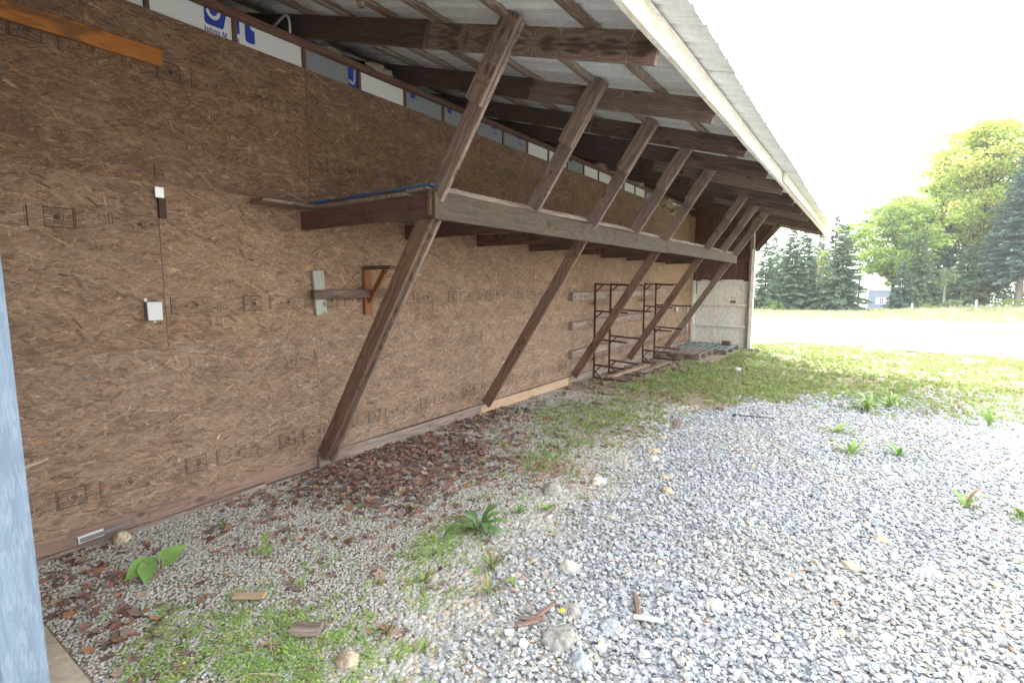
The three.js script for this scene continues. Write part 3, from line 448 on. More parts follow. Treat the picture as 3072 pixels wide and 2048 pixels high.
// ---------------------------------------------------------------- stones
function rockGeo(s, rough, sq2) {
  const g = mergeVertices(new THREE.IcosahedronGeometry(1, 4).deleteAttribute('uv').deleteAttribute('normal')), p = g.attributes.position, o = R() * 50;
  for (let i = 0; i < p.count; i++) { const x = p.getX(i), y = p.getY(i), z = p.getZ(i), q = 1 + 0.22 * n3(x * 0.9 + o, y * 0.9, z * 0.9) + rough * n3(x * 2.4, y * 2.4 + o, z * 2.4) + rough * 0.3 * n3(x * 7, y * 7, z * 7 + o); p.setXYZ(i, x * q * s[0], y * q * s[1], z * q * s[2]); }
  g.computeVertexNormals();
  const uv = []; for (let i = 0; i < p.count; i++) uv.push(p.getX(i) * 4 + p.getY(i) * 3, p.getZ(i) * 4 - p.getY(i) * 2); g.setAttribute('uv', new THREE.Float32BufferAttribute(uv, 2));
  return g;
}
const rockTex = (a, b, c) => dataTex(128, 128, (i, j, u, v) => { const g = clamp(0.5 + n2(u * 5, v * 5) * 0.3 + n2(u * 24, v * 24) * 0.3 + n2(u * 60, v * 60) * 0.15); let q = mix3(a, b, g); if (n2(u * 9 + 3, v * 9) > 0.45) q = mix3(q, c, 0.5); return q; });
const rockGrey = std({ map: rockTex([128, 124, 118], [182, 178, 168], [104, 100, 92]) }), rockTan = std({ map: rockTex([160, 142, 116], [206, 192, 168], [136, 110, 82]) }), rockBlue = std({ map: rockTex([136, 142, 148], [192, 198, 200], [108, 112, 112]) }), rockPale = std({ map: rockTex([186, 180, 164], [222, 218, 204], [164, 150, 126]) });
for (const [x, z, s, mat, label] of [
  [2.16, -3.62, [0.085, 0.06, 0.075], rockGrey, 'round grey stone half sunk beside the red weeds'],
  [2.40, -4.02, [0.075, 0.045, 0.055], rockPale, 'whitish lumpy stone at the edge of the pebbles'],
  [2.97, -4.16, [0.07, 0.045, 0.055], rockTan, 'smooth tan stone lying on the coarse gravel past the round grey one'],
  [2.85, -2.65, [0.062, 0.045, 0.055], rockPale, 'pale rounded stone between the grass tuft and coarse gravel'],
  [3.11, -2.07, [0.10, 0.05, 0.085], rockGrey, 'large cracked grey stone with a yellow flower behind it'],
  [3.05, -2.3, [0.07, 0.035, 0.065], rockGrey, 'flat grey stone touching the back of the cracked one'],
  [3.28, -2.3, [0.07, 0.03, 0.06], rockBlue, 'flat bluish stone sunk in gravel right of the cracked one'],
  [3.26, -1.98, [0.065, 0.045, 0.055], rockBlue, 'bluish grey stone at the lower right of the cracked one'],
  [2.36, -1.38, [0.065, 0.04, 0.05], rockTan, 'knobbly cream stone in the clover at the bottom'],
  [3.68, -2.77, [0.055, 0.035, 0.05], rockPale, 'off white rounded stone alone on the coarse gravel'],
  [4.44, -4.17, [0.06, 0.035, 0.045], rockTan, 'cream coloured stone on the bright gravel to the right'],
  [4.27, -3.66, [0.065, 0.035, 0.05], rockTan, 'pitted yellowish stone on the bright gravel'],
  [4.66, -3.83, [0.10, 0.04, 0.06], rockBlue, 'long pale grey stone right of the pitted yellowish one'],
  [2.52, -5.1, [0.08, 0.04, 0.06], rockTan, 'olive tan stone behind two paler ones in the pebbles'],
  [2.60, -4.88, [0.06, 0.04, 0.05], rockPale, 'white stone in front of the olive tan one'],
  [2.50, -4.68, [0.06, 0.03, 0.045], rockBlue, 'low grey stone left of the white one in the pebbles'],
  [2.84, -4.47, [0.045, 0.035, 0.04], rockTan, 'small upright tan stone before the smooth tan one'],
  [1.95, -5.75, [0.07, 0.03, 0.05], rockGrey, 'low grey stone on the bare soil between grass patches'],
  [2.44, -5.62, [0.06, 0.035, 0.05], rockTan, 'tan stone beside the curled bark slab'],
  [0.14, -1.22, [0.05, 0.05, 0.05], rockTan, 'round sandy lump against the sill under the foil strip'],
]) { const m = solo('stone', rockGeo(s, 0.08), mat, label, 'stone', [x, gy(x, z) + s[1] * 0.45, z], 'larger stones on the gravel'); m.rotation.y = R() * 6; }
const chunk = tag(solo('paper_scrap', rockGeo([0.06, 0.035, 0.05], 0.12), std({ color: lin(0.75, 0.75, 0.74) }), 'white crumpled lump lying in the grass', 'litter', [2.18, -0.08, -11.1]), 'white crumpled lump lying in the grass', 'litter');

// gravel: instanced stones
const dummy = new THREE.Object3D(), col = new THREE.Color();
function scatter(name, geos, mat, list, label, category) {
  // list: [x,y,z, sx,sy,sz, rx,ry,rz, color]
  const grp = new THREE.Group(); grp.name = named(name); tag(grp, label, category, null, 'stuff'); scene.add(grp);
  geos.forEach((g, gi) => {
    const mine = list.filter((_, i) => i % geos.length === gi), im = new THREE.InstancedMesh(g, mat, mine.length); im.name = name + '_piece'; im.userData.kind = 'stuff';
    mine.forEach((a, i) => { dummy.position.set(a[0], a[1], a[2]); dummy.scale.set(a[3], a[4], a[5]); dummy.rotation.set(a[6], a[7], a[8]); dummy.updateMatrix(); im.setMatrixAt(i, dummy.matrix); im.setColorAt(i, col.setRGB(...a[9])); });
    im.castShadow = im.receiveShadow = true; grp.add(im);
  });
  return grp;
}
const crush = [], pebble = [];
for (let i = 0; i < 9; i++) { const pts = []; for (let k = 0; k < 11; k++) { const v = V(R() - 0.5, R() - 0.5, R() - 0.5).normalize().multiplyScalar(rr(0.85, 1.1)); pts.push(v); } crush.push(new ConvexGeometry(pts)); }
for (let i = 0; i < 5; i++) { const g = mergeVertices(new THREE.IcosahedronGeometry(1, 1).deleteAttribute('uv').deleteAttribute('normal')), p = g.attributes.position, o = R() * 90; for (let k = 0; k < p.count; k++) { const q = 1 + 0.2 * n3(p.getX(k) + o, p.getY(k), p.getZ(k)); p.setXYZ(k, p.getX(k) * q, p.getY(k) * q, p.getZ(k) * q); } g.computeVertexNormals(); pebble.push(g); }
const stoneMat = std({ roughness: 0.8 });
const stoneCol = () => { const q = R(); if (q < 0.04) return [rr(.45, .58), rr(.4, .48), rr(.3, .38)]; if (q < 0.052) return [rr(.45, .5), rr(.3, .36), rr(.2, .26)]; const b = rr(0.27, 0.55); return q < 0.4 ? [b * 1.06, b * 1.06, b * 1.05] : [b * 0.94, b * 0.985, b * 1.045]; };
const pebCol = () => { const q = R(), b = rr(0.32, 0.52); return q < 0.1 ? [b * 1.1, b * 0.88, b * 0.66] : q < 0.7 ? [b * 1.05, b * 0.98, b * 0.84] : [b * 0.97, b * 0.97, b * 0.96]; };
{
  const L = [];
  for (let i = 0; i < 190000; i++) {
    const far = i > 150000, x = far ? rr(2.2, 13) : rr(2.2, 6.3), z = far ? rr(-12, -6) : rr(-8.2, -1.1);
    const c = coarse(x, z); if (c < rr(-0.12, 0.1)) continue;
    const lx = 0.0138 * Math.exp(rr(-0.7, 0.62)) * (R() < 0.04 ? 1.6 : 1), f = far ? 1.3 : 1, du = sm(-0.1, 0.6, n2(x * 0.55 + 3, z * 0.55) + n2(x * 2.2, z * 2.2) * 0.4), sc = stoneCol(); sc[0] *= 1 + 0.03 * du; sc[2] *= 1 - 0.06 * du;
    L.push([x, gy(x, z) + 0.004 + R() * 0.03, z, lx * f, lx * rr(0.35, 0.7) * f, lx * rr(0.6, 0.95) * f, rr(-.5, .5), R() * 6.3, rr(-.5, .5), sc]);
  }
  scatter('crushed_gravel', crush, stoneMat, L, 'loose blue grey crushed stones covering the right side of the yard', 'gravel');
}
const blob = (x, z, cx, cz, rx, rz) => Math.exp(-(((x - cx) / rx) ** 2 + ((z - cz) / rz) ** 2));
const grassD = (x, z) => {
  const nn = n2(x * 1.6, z * 1.6) * 0.35 + n2(x * 5, z * 5) * 0.25;
  let d = 0; const bare = sm(0.25, 0.6, n2(x * 0.7 + 40, z * 0.9)) * 0.95;
  d = Math.max(d, blob(x, z, 1.5, -6.2, 0.8, 1.3) * 1.1 + nn * 0.6);
  d = Math.max(d, blob(x, z, 1.55, -4.6, 0.4, 0.7) * 0.8 + nn * 0.5 - 0.1);
  d = Math.max(d, sm(-7.6, -9.2, z) * sm(0.9, 1.6, x) * (0.95 - bare) + nn * 0.4 * sm(-7, -8, z));
  d = Math.max(d, sm(-7, -8.5, z) * sm(0.6, 1.2, x) * 0.5 + nn * 0.4 * sm(-7, -8, z));
  if (coarse(x, z) > 0.15) d = Math.max(blob(x, z, 4.22, -6.2, 0.22, 0.2) * 0.6, blob(x, z, 4.62, -6.42, 0.22, 0.2) * 0.6, blob(x, z, 4.05, -7, 0.35, 0.2) * 0.7, blob(x, z, 5.3, -5.17, 0.2, 0.2) * 0.7, blob(x, z, 5.45, -9.1, 0.5, 0.6) * 0.8, blob(x, z, 4.4, -8.4, 0.5, 0.4) * 0.5, blob(x, z, 4.0, -9.6, 0.6, 0.4) * 0.6, sm(-7.6, -9.8, z) * 0.75) + nn * 0.6 - 0.2;
  return d;
};
const cloverD = (x, z) => { const nn = n2(x * 2.2 + 8, z * 2.2) * 0.35 + n2(x * 7, z * 7 + 3) * 0.2; return Math.max(blob(x, z, 2.15, -1.2, 0.75, 0.38) * 0.95 + nn, blob(x, z, 1.75, -1.0, 0.5, 0.25) * 0.8 + nn, blob(x, z, 1.98, -2.45, 0.22, 0.35) * 0.95 + nn * 0.7, blob(x, z, 2.3, -1.95, 0.35, 0.35) * 0.35 + nn * 0.6, blob(x, z, 1.7, -4.2, 0.4, 0.5) * 0.4 + nn * 0.5); };
{
  const L = [];
  for (let i = 0; i < 175000; i++) {
    const x = rr(0.03, 3.5), z = rr(-7.4, -0.66); if (coarse(x, z) > (R() < 0.6 ? rr(-0.05, 0.15) : rr(0, 0.8))) continue;
    const d = grassD(x, z), c2 = n2(x * 2, z * 2); if (R() < d * 0.8) continue; if (z < -5 && R() < 0.45 + c2 * 0.4) continue;
    const big = sm(0.9, 0.1, xb(z) - x) * 0.9, s = 0.0058 * Math.exp(rr(-0.35, 0.5)) * (1 + big * rr(0, 1.6));
    L.push([x, gy(x, z) + 0.002 + R() * 0.008, z, s * rr(1, 1.4), s * rr(0.5, 0.8), s, rr(-.4, .4), R() * 6.3, rr(-.4, .4), pebCol()]);
  }
  scatter('pea_gravel', pebble, stoneMat, L, 'fine beige pea gravel along the wall', 'gravel');
}

// ---------------------------------------------------------------- dead leaves, grass, clover
const vc = (extra = {}) => new THREE.MeshPhysicalMaterial({ roughness: 0.9, side: THREE.DoubleSide, vertexColors: false, ...extra });
const leafMat = vc(), greenMat = vc({ transmission: 0.25, thickness: 0, roughness: 0.95 });
function deadLeaf() {
  const n = 11, pos = [0, 0, 0], idx = [], cx = rr(-1, 1), cz = rr(-1, 1);
  for (let i = 0; i < n; i++) { const a = i / n * Math.PI * 2, r = (i % 2 ? 1 : rr(0.5, 0.75)) * (Math.abs(a - Math.PI) < 1.9 ? 1 : 0.8), x = Math.cos(a) * r, z = Math.sin(a) * r; pos.push(x, 0.32 * (cx * x * x + cz * z * z) + rr(-.12, .2), z); }
  for (let i = 0; i < n; i++) idx.push(0, 1 + (i + 1) % n, 1 + i);
  const g = new THREE.BufferGeometry(); g.setAttribute('position', new THREE.Float32BufferAttribute(pos, 3)); g.setIndex(idx); g.computeVertexNormals(); return g;
}
const litterD = (x, z) => { const nn = n2(x * 2 + 30, z * 2) * 0.4 + n2(x * 6, z * 6 + 20) * 0.25; return Math.max(blob(x, z, 0.6, -3.4, 0.7, 0.95) * 1.6 + nn * 0.5, blob(x, z, 0.25, -5.0, 0.4, 0.9) * 0.6 + nn * 0.4, blob(x, z, 1.2, -3.2, 0.5, 0.5) * 0.3 + nn * 0.3, blob(x, z, 0.45, -0.85, 0.6, 0.3) * 0.38 + nn * 0.3, blob(x, z, 1.5, -0.85, 0.5, 0.2) * 0.35 + nn * 0.4, blob(x, z, 0.5, -10, 0.5, 2) * 0.3 + nn * 0.3); };
{
  const L = [];
  for (let i = 0; i < 30000; i++) {
    const x = rr(0.05, 2.6), z = rr(-12.5, -0.68), d = litterD(x, z); if (R() > d * 1.1 + 0.006) continue;
    const s = rr(0.02, 0.052), q = R(), b = rr(0.6, 1.15), c = q < 0.12 ? [.38 * b, .19 * b, .10 * b] : q < 0.24 ? [.25 * b, .10 * b, .08 * b] : q < 0.52 ? [.36 * b, .27 * b, .20 * b] : [.25 * b, .155 * b, .125 * b];
    L.push([x, gy(x, z) + 0.012 + R() * 0.022 * clamp(d), z, s, s * rr(0.5, 1.1), s * rr(0.7, 1), rr(-.5, .5), R() * 6.3, rr(-.5, .5), c]);
  }
  scatter('leaf_litter', [0, 1, 2, 3, 4, 5].map(deadLeaf), leafMat, L, 'reddish brown dead leaves drifted along the foot of the wall', 'dead leaves');
}
function tuft(n, h, spread, w) {
  const pos = [], idx = [];
  for (let i = 0; i < n; i++) {
    const a = R() * 6.3, r = R() * spread * 0.35, ln = h * rr(0.5, 1.1), bend = rr(0.15, 0.7) * ln, x0 = Math.cos(R() * 6.3) * r, z0 = Math.sin(R() * 6.3) * r, dx = Math.cos(a), dz = Math.sin(a), ww = w * rr(0.7, 1.2), b = pos.length / 3;
    pos.push(x0 - dz * ww, 0, z0 + dx * ww, x0 + dz * ww, 0, z0 - dx * ww, x0 + dx * bend * 0.35 - dz * ww * 0.8, ln * 0.6, z0 + dz * bend * 0.35 + dx * ww * 0.8, x0 + dx * bend * 0.35 + dz * ww * 0.8, ln * 0.6, z0 + dz * bend * 0.35 - dx * ww * 0.8, x0 + dx * bend, ln * 0.92, z0 + dz * bend);
    idx.push(b, b + 1, b + 2, b + 1, b + 3, b + 2, b + 2, b + 3, b + 4);
  }
  const g = new THREE.BufferGeometry(); g.setAttribute('position', new THREE.Float32BufferAttribute(pos, 3)); g.setIndex(idx); g.computeVertexNormals(); return g;
}
function cloverTuft() {
  const pos = [], idx = [];
  for (let i = 0; i < 26; i++) {
    const a = R() * 6.3, r = Math.sqrt(R()), x = Math.cos(a) * r, z = Math.sin(a) * r, y = rr(0.2, 1) * (1.1 - r * 0.6), s = rr(0.12, 0.26), t = R() * 6.3, up = rr(-0.5, 0.5), b = pos.length / 3;
    pos.push(x, y, z, x + Math.cos(t) * s, y + up * s, z + Math.sin(t) * s, x + Math.cos(t + 0.75) * s * 1.25, y + s * 0.25, z + Math.sin(t + 0.75) * s * 1.25, x + Math.cos(t + 1.5) * s, y - up * s, z + Math.sin(t + 1.5) * s);
    idx.push(b, b + 1, b + 2, b, b + 2, b + 3);
  }
  const g = new THREE.BufferGeometry(); g.setAttribute('position', new THREE.Float32BufferAttribute(pos, 3)); g.setIndex(idx); g.computeVertexNormals(); return g;
}
const gcol = (dry, x = 0, z = 0) => { dry += 0.22 * sm(0, 0.7, n2(x * 0.6 + 20, z * 0.6)); const q = R(), b = rr(0.7, 1.25); if (q < dry) return [.34 * b, .27 * b, .13 * b]; return q < 0.5 + dry ? [.26 * b, .36 * b, .10 * b] : [.36 * b, .44 * b, .15 * b]; };
{
  const L = [], tuftG = [0, 1, 2, 3].map(() => tuft(14, 1, 1.0, 0.035));
  for (let i = 0; i < 60000; i++) {
    const f = i > 24000, x = f ? rr(0.6, 12) : rr(0.3, 6.5), z = f ? rr(-18.4, -8) : rr(-10.5, -3.6);
    if (x < 1.75 && z < -15.4 && x > 0 && z > -16) continue;
    if (x < 1.6 && z < -12 && x < 1.5) continue;
    const d = grassD(x, z) * (z < -17 ? 0.6 : 1); if (R() > d * (f ? 0.85 : 0.7)) continue;
    const s = (f ? rr(0.04, 0.09) : rr(0.03, 0.07)), w = rr(0.8, 1.6);
    const hh = coarse(x, z) > 0.1 ? 0.012 : 0; L.push([x, gy(x, z) - 0.004 + hh, z, s * w, s * rr(0.6, 1.2), s * w, 0, R() * 6.3, 0, gcol(f ? 0.16 : 0.14, x, z)]);
  }
  scatter('lawn_grass', tuftG, greenMat, L, 'patchy short green grass between the wall and the gravel', 'grass');
  const C = [], cg = [0, 1, 2, 3].map(cloverTuft);
  for (let i = 0; i < 24000; i++) {
    const x = rr(1.0, 3.0), z = rr(-5.2, -0.68), d = cloverD(x, z); if (R() > (d - 0.12) * 0.7 || coarse(x, z) > 0.05) continue;
    const s = rr(0.02, 0.045), b = rr(0.7, 1.2), yel = R() < 0.15;
    C.push([x, gy(x, z) + 0.004, z, s, s * rr(0.5, 1), s, 0, R() * 6.3, 0, yel ? [.46 * b, .54 * b, .13 * b] : [.30 * b, .47 * b, .11 * b]]);
  }
  scatter('clover', cg, greenMat, C, 'bright green clover and low weeds spreading over the foreground gravel', 'clover');
  const Rw = [];
  for (let i = 0; i < 260; i++) { const x = 1.95 + (R() + R() - 1) * 0.45, z = -4.05 + (R() + R() - 1) * 0.5, s = rr(0.03, 0.06), b = rr(.7, 1.2); Rw.push([x, gy(x, z), z, s, s, s, 0, R() * 6.3, 0, R() < 0.7 ? [.42 * b, .2 * b, .1 * b] : [.32 * b, .34 * b, .12 * b]]); }
  scatter('red_weeds', [tuft(10, 1, 1.2, 0.05)], greenMat, Rw, 'low patch of reddish weeds near the round grey stone', 'weeds');
  const Fm = [];
  const tall = [0, 1, 2].map(() => tuft(12, 1, 0.9, 0.03));
  for (let i = 0; i < 60000; i++) {
    const x = rr(-16, 34), z = rr(-60, -18); if (lotIn(x, z) || z > -18.5) continue;
    const edge = sm(-33, -50, z), s = lerp(rr(0.1, 0.2), rr(0.2, 0.42) * (1 + 0.7 * sm(4, 9, x) * R()), edge), dry = 0.6 - edge * 0.2;
    Fm.push([x, gy(x, z) - 0.01, z, s * 0.9, s * rr(0.6, 1.1), s * 0.9, 0, R() * 6.3, 0, R() < dry ? [rr(.45, .58), rr(.4, .5), rr(.26, .36)] : R() < 0.05 ? [.5, .42, .1] : [rr(.2, .32), rr(.28, .38), rr(.1, .16)]]);
  }
  scatter('meadow_grass', tall, greenMat, Fm, 'tall dry meadow grass in front of the trees', 'grass');
}

// ---------------------------------------------------------------- individual weeds
function bladeLeaf(len, w, { arch = 0.35, tip = 0.25, lobes = 0, heart = false, fold = 0.15 } = {}) {
  const N = 10, pos = [], idx = [], ph = R() * 6;
  for (let i = 0; i <= N; i++) {
    const t = i / N; let hw = heart ? w * Math.sin(Math.PI * Math.pow(t * 0.97 + 0.03, 0.45)) : w * Math.sin(Math.PI * Math.pow(clamp(t * 0.96 + 0.02), 1 - tip));
    if (lobes) hw *= 0.72 + 0.38 * Math.abs(Math.sin(t * lobes * Math.PI + ph));
    const x = len * t, y = len * (arch * Math.sin(t * Math.PI * 0.62) - arch * 0.75 * t * t), back = heart ? (i === 0 ? -len * 0.26 : i === 1 ? -len * 0.12 : 0) : 0;
    pos.push(x + back, y + hw * fold + (lobes ? rr(-.04, .04) * w : 0), hw, x, y, 0, x + back, y + hw * fold, -hw);
  }
  for (let i = 0; i < N; i++) { const a = i * 3; idx.push(a, a + 1, a + 3, a + 1, a + 4, a + 3, a + 1, a + 2, a + 4, a + 2, a + 5, a + 4); }
  const g = new THREE.BufferGeometry(); g.setAttribute('position', new THREE.Float32BufferAttribute(pos, 3)); g.setIndex(idx); g.computeVertexNormals(); return g;
}
const leafGreen = [[.13, .24, .05], [.18, .32, .07], [.25, .38, .09], [.31, .43, .10]].map(c => vc({ color: lin(...c), transmission: 0.25, thickness: 0, roughness: 0.7 }));
const leafDark = vc({ color: lin(.10, .19, .06), transmission: 0.2, thickness: 0, roughness: 0.55 }), leafRed = vc({ color: lin(.26, .15, .08), roughness: 0.8 }), stemRed = std({ color: lin(.14, .06, .04) });
function rosette(name, label, category, x, z, n, len, w, mats, o = {}, group) {
  const t = thing(name, label, category, [x, gy(x, z) + 0.01, z], group);
  const shapes = [0, 1, 2].map(() => bladeLeaf(1, w / len, o));
  for (let i = 0; i < n; i++) { const m = part(t, 'leaf', pick(shapes), pick(mats)); const s = len * rr(0.4, 1.15); m.scale.set(s, s, s); m.rotation.order = 'YXZ'; m.rotation.set(rr(-.25, .25), i / n * 6.283 + rr(-.3, .3), rr(o.lift ?? 0.05, (o.lift ?? 0.05) + 0.5)); }
  part(t, 'crown', new THREE.ConeGeometry(0.012, 0.025, 7), stemRed, [0, 0.008, 0]);
  return t;
}
{ // big heart-shaped leaves
  const t = thing('burdock', 'seedling with three large heart shaped green leaves near the sill', 'plant', [0.80, -0.1, -1.14]);
  const spots = [[-0.02, 0.09, 0.01, 4.15, 0.12, 0.055], [0.01, 0.09, 0.0, 5.0, 0.115, 0.05], [0.06, 0.11, -0.07, 0.8, 0.13, 0.055], [-0.01, 0.1, 0, 0.6, 0.06, 0.03]];
  for (const [x, y, z, a, l, w] of spots) { const m = part(t, 'leaf', bladeLeaf(l, w, { heart: true, arch: 0.18, fold: 0.25 }), leafGreen[1], [x, y, z]); { const N = V(0.62, 0.68, 0.40).normalize(), rt = V(0.82, 0, -0.57), U2 = N.clone().cross(rt).normalize(), r2 = U2.clone().cross(N), X = r2.clone().multiplyScalar(Math.cos(a)).addScaledVector(U2, Math.sin(a)); m.quaternion.setFromRotationMatrix(basisM.makeBasis(X, N, X.clone().cross(N))); } part(t, 'stalk', tubeGeo([[0, 0, 0], [x * 0.5, y * 0.7, z * 0.5], [x, y, z]], 0.003, 6, 5), leafGreen[2]); }
}
rosette('dock_plant', 'dark green dock plant with long ragged leaves at the gravel edge', 'plant', 2.09, -2.70, 24, 0.24, 0.024, [leafDark, leafDark, leafGreen[0]], { arch: 0.45, lift: 0.0, tip: -0.5, lobes: 7, fold: 0.2 });
rosette('grass_rosette', 'pale spreading grass rosette in front of the dock plant', 'plant', 2.46, -2.38, 34, 0.17, 0.005, [leafGreen[2], leafGreen[0], vc({ color: lin(.34, .28, .13) })], { arch: 0.3, lift: 0.25 });
rosette('grass_rosette', 'pale spreading grass rosette nearest the coarse gravel', 'plant', 2.60, -2.16, 30, 0.15, 0.005, [leafGreen[2], leafGreen[3], vc({ color: lin(.32, .2, .1) })], { arch: 0.3, lift: 0.25 });
rosette('grass_tuft', 'upright bright grass tuft at the end of the clover', 'plant', 2.62, -1.62, 40, 0.09, 0.003, [leafGreen[2], leafGreen[3]], { arch: 0.2, lift: 0.8 });
rosette('dandelion_rosette', 'lobed green rosette with an upright leaf behind the dock plant', 'plant', 2.16, -3.12, 9, 0.14, 0.022, [leafGreen[2], leafGreen[1]], { arch: 0.4, lift: 0.2, lobes: 4 });
rosette('dandelion_rosette', 'flat lobed green rosette beside the round grey stone', 'plant', 2.3, -3.3, 7, 0.12, 0.022, [leafGreen[2], leafGreen[1]], { arch: 0.3, lift: 0.1, lobes: 4 });
rosette('red_rosette', 'small rosette with reddish stalks among the clover', 'plant', 2.36, -1.62, 12, 0.10, 0.007, [leafRed, leafGreen[0]], { arch: 0.3, lift: 0.25 });
rosette('red_rosette', 'reddish green rosette on the pebbles before the clover', 'plant', 2.2, -2.05, 10, 0.10, 0.014, [leafRed, leafGreen[1], leafGreen[2]], { arch: 0.3, lift: 0.2, lobes: 3 });
rosette('yard_weed', 'broad leafed bright green weed standing at the grass edge', 'plant', 4.36, -8.5, 44, 0.28, 0.014, [leafGreen[3], leafGreen[2]], { arch: 0.5, lift: 0.35, tip: -0.3, fold: 0.3 }, 'weeds in the gravel yard');
rosette('yard_weed', 'broad leafed weed just behind the bright one at the grass edge', 'plant', 4.62, -8.9, 44, 0.28, 0.013, [leafGreen[3], leafGreen[2]], { arch: 0.5, lift: 0.35, tip: -0.3, fold: 0.3 }, 'weeds in the gravel yard');
rosette('yard_weed', 'spiky grass weed at the right edge of the gravel', 'plant', 5.6, -8.45, 34, 0.34, 0.008, [leafGreen[3], leafGreen[2]], { arch: 0.35, lift: 0.5 }, 'weeds in the gravel yard');
rosette('yard_weed', 'dandelion rosette in the middle of the gravel, left of a pair', 'plant', 4.22, -6.2, 13, 0.28, 0.02, [leafGreen[2], leafGreen[3]], { arch: 0.35, lift: 0.15, lobes: 5 }, 'weeds in the gravel yard');
rosette('yard_weed', 'dandelion rosette in the middle of the gravel, right of a pair', 'plant', 4.62, -6.42, 12, 0.27, 0.02, [leafGreen[2], leafGreen[1]], { arch: 0.4, lift: 0.15, lobes: 5 }, 'weeds in the gravel yard');
rosette('yard_weed', 'low trailing weed behind the pair of dandelion rosettes', 'plant', 4.05, -7.0, 14, 0.24, 0.018, [leafGreen[2], leafGreen[3]], { arch: 0.3, lift: 0.1, lobes: 4 }, 'weeds in the gravel yard');
rosette('yard_weed', 'thin reddish dandelion on the bright gravel at the right', 'plant', 5.0, -5.2, 9, 0.22, 0.014, [leafRed, leafGreen[2]], { arch: 0.4, lift: 0.2, lobes: 5 }, 'weeds in the gravel yard');
rosette('yard_weed', 'green weed cut by the right edge of the picture', 'plant', 5.32, -5.17, 12, 0.14, 0.02, [leafGreen[2], leafGreen[3]], { arch: 0.4, lift: 0.4 }, 'weeds in the gravel yard');
function sprig(label, x, z, h, n, mats) {
  const t = thing('leafy_sprig', label, 'plant', [x, gy(x, z), z]);
  part(t, 'stem', tubeGeo([[0, 0, 0], [0.01, h * 0.5, 0], [0.0, h, 0.01]], 0.0025, 8, 5), mats[0]);
  const g = bladeLeaf(1, 0.2, { arch: 0.25 });
  for (let i = 0; i < n; i++) { const m = part(t, 'leaf', g, pick(mats)); const s = rr(0.03, 0.06); m.scale.set(s, s, s); m.position.set(0.005, h * (0.2 + 0.8 * i / n), 0); m.rotation.order = 'YXZ'; m.rotation.set(0, i * 2.4, rr(0, 0.5)); }
}
sprig('slender light green sprig standing on the fine gravel', 1.18, -1.66, 0.19, 22, [leafGreen[2], leafGreen[3]]);
sprig('short darker sprig nearer the wall than the slender one', 0.54, -1.70, 0.09, 12, [leafGreen[0], leafGreen[1]]);
sprig('tiny yellow green sprig beside the tan bark', 1.62, -1.62, 0.05, 8, [leafGreen[3]]);
sprig('yellow green sprig in front of the grass rosettes', 2.66, -2.3, 0.06, 10, [leafGreen[3]]);
{ const t = thing('yellow_flower', 'single yellow dandelion flower by the cracked grey stone', 'flower', [3.06, gy(3.06, -2.2), -2.18]); part(t, 'stem', tubeGeo([[0, 0, 0], [0.005, 0.05, 0], [0, 0.1, 0.005]], 0.002, 6, 5), leafGreen[2]); part(t, 'bloom', new THREE.SphereGeometry(0.014, 10, 6).scale(1, 0.45, 1), std({ color: lin(.8, .62, .03) }), [0, 0.1, 0.005]); }
for (const [x, z, a, l, lb] of [[1.75, -1.35, 0.5, 0.3, 'long dry grass stalk lying across the fine gravel'], [3.3, -2.7, 1.3, 0.35, 'bent dry straw standing on the coarse gravel'], [2.2, -1.15, 2.2, 0.25, 'dry straw lying over the clover']]) solo('straw', tubeGeo([[0, 0.01, 0], [Math.cos(a) * l * 0.5, 0.05, Math.sin(a) * l * 0.5], [Math.cos(a) * l, 0.015, Math.sin(a) * l]], 0.0016, 10, 4), std({ color: lin(.5, .42, .24) }), lb, 'straw', [x, gy(x, z) + 0.015, z]);

// ---------------------------------------------------------------- trees
const barkM = std({ map: woodTex({ light: [120, 108, 98], dark: [58, 50, 44] }), roughness: 1 }), barkPale = std({ map: woodTex({ light: [176, 168, 158], dark: [112, 104, 96] }), roughness: 1 });
function limb(a, b, r0, r1, seg = 4) { const g = new THREE.CylinderGeometry(r1, r0, a.distanceTo(b), 6, seg, true); g.translate(0, a.distanceTo(b) / 2, 0); g.applyQuaternion(new THREE.Quaternion().setFromUnitVectors(V(0, 1, 0), b.clone().sub(a).normalize())); g.translate(a.x, a.y, a.z); return g; }
function leafCloud(items) { // items: [pos, dir, len, wid, color]
  const n = items.length, pos = new Float32Array(n * 12), colA = new Float32Array(n * 12), idx = new Uint32Array(n * 6), d = new THREE.Vector3(), s = new THREE.Vector3();
  items.forEach(([p, dir, l, w, c], i) => {
    d.copy(dir).normalize(); s.set(R() - 0.5, R() - 0.5, R() - 0.5).cross(d).normalize().multiplyScalar(w);
    const o = i * 12, e = [[0, 0], [0.45, 1], [1, 0], [0.45, -1]];
    for (let k = 0; k < 4; k++) { pos[o + k * 3] = p.x + d.x * l * e[k][0] + s.x * e[k][1]; pos[o + k * 3 + 1] = p.y + d.y * l * e[k][0] + s.y * e[k][1] - (k === 2 ? l * 0.12 : 0); pos[o + k * 3 + 2] = p.z + d.z * l * e[k][0] + s.z * e[k][1]; colA.set(c, o + k * 3); }
    idx.set([i * 4, i * 4 + 1, i * 4 + 2, i * 4, i * 4 + 2, i * 4 + 3], i * 6);
  });
  const g = new THREE.BufferGeometry(); g.setAttribute('position', new THREE.BufferAttribute(pos, 3)); g.setAttribute('color', new THREE.BufferAttribute(colA, 3)); g.setIndex(new THREE.BufferAttribute(idx, 1)); g.computeVertexNormals(); return g;
}
const foliage = new THREE.MeshPhysicalMaterial({ vertexColors: true, side: THREE.DoubleSide, roughness: 0.95, transmission: 0.4, thickness: 0 });
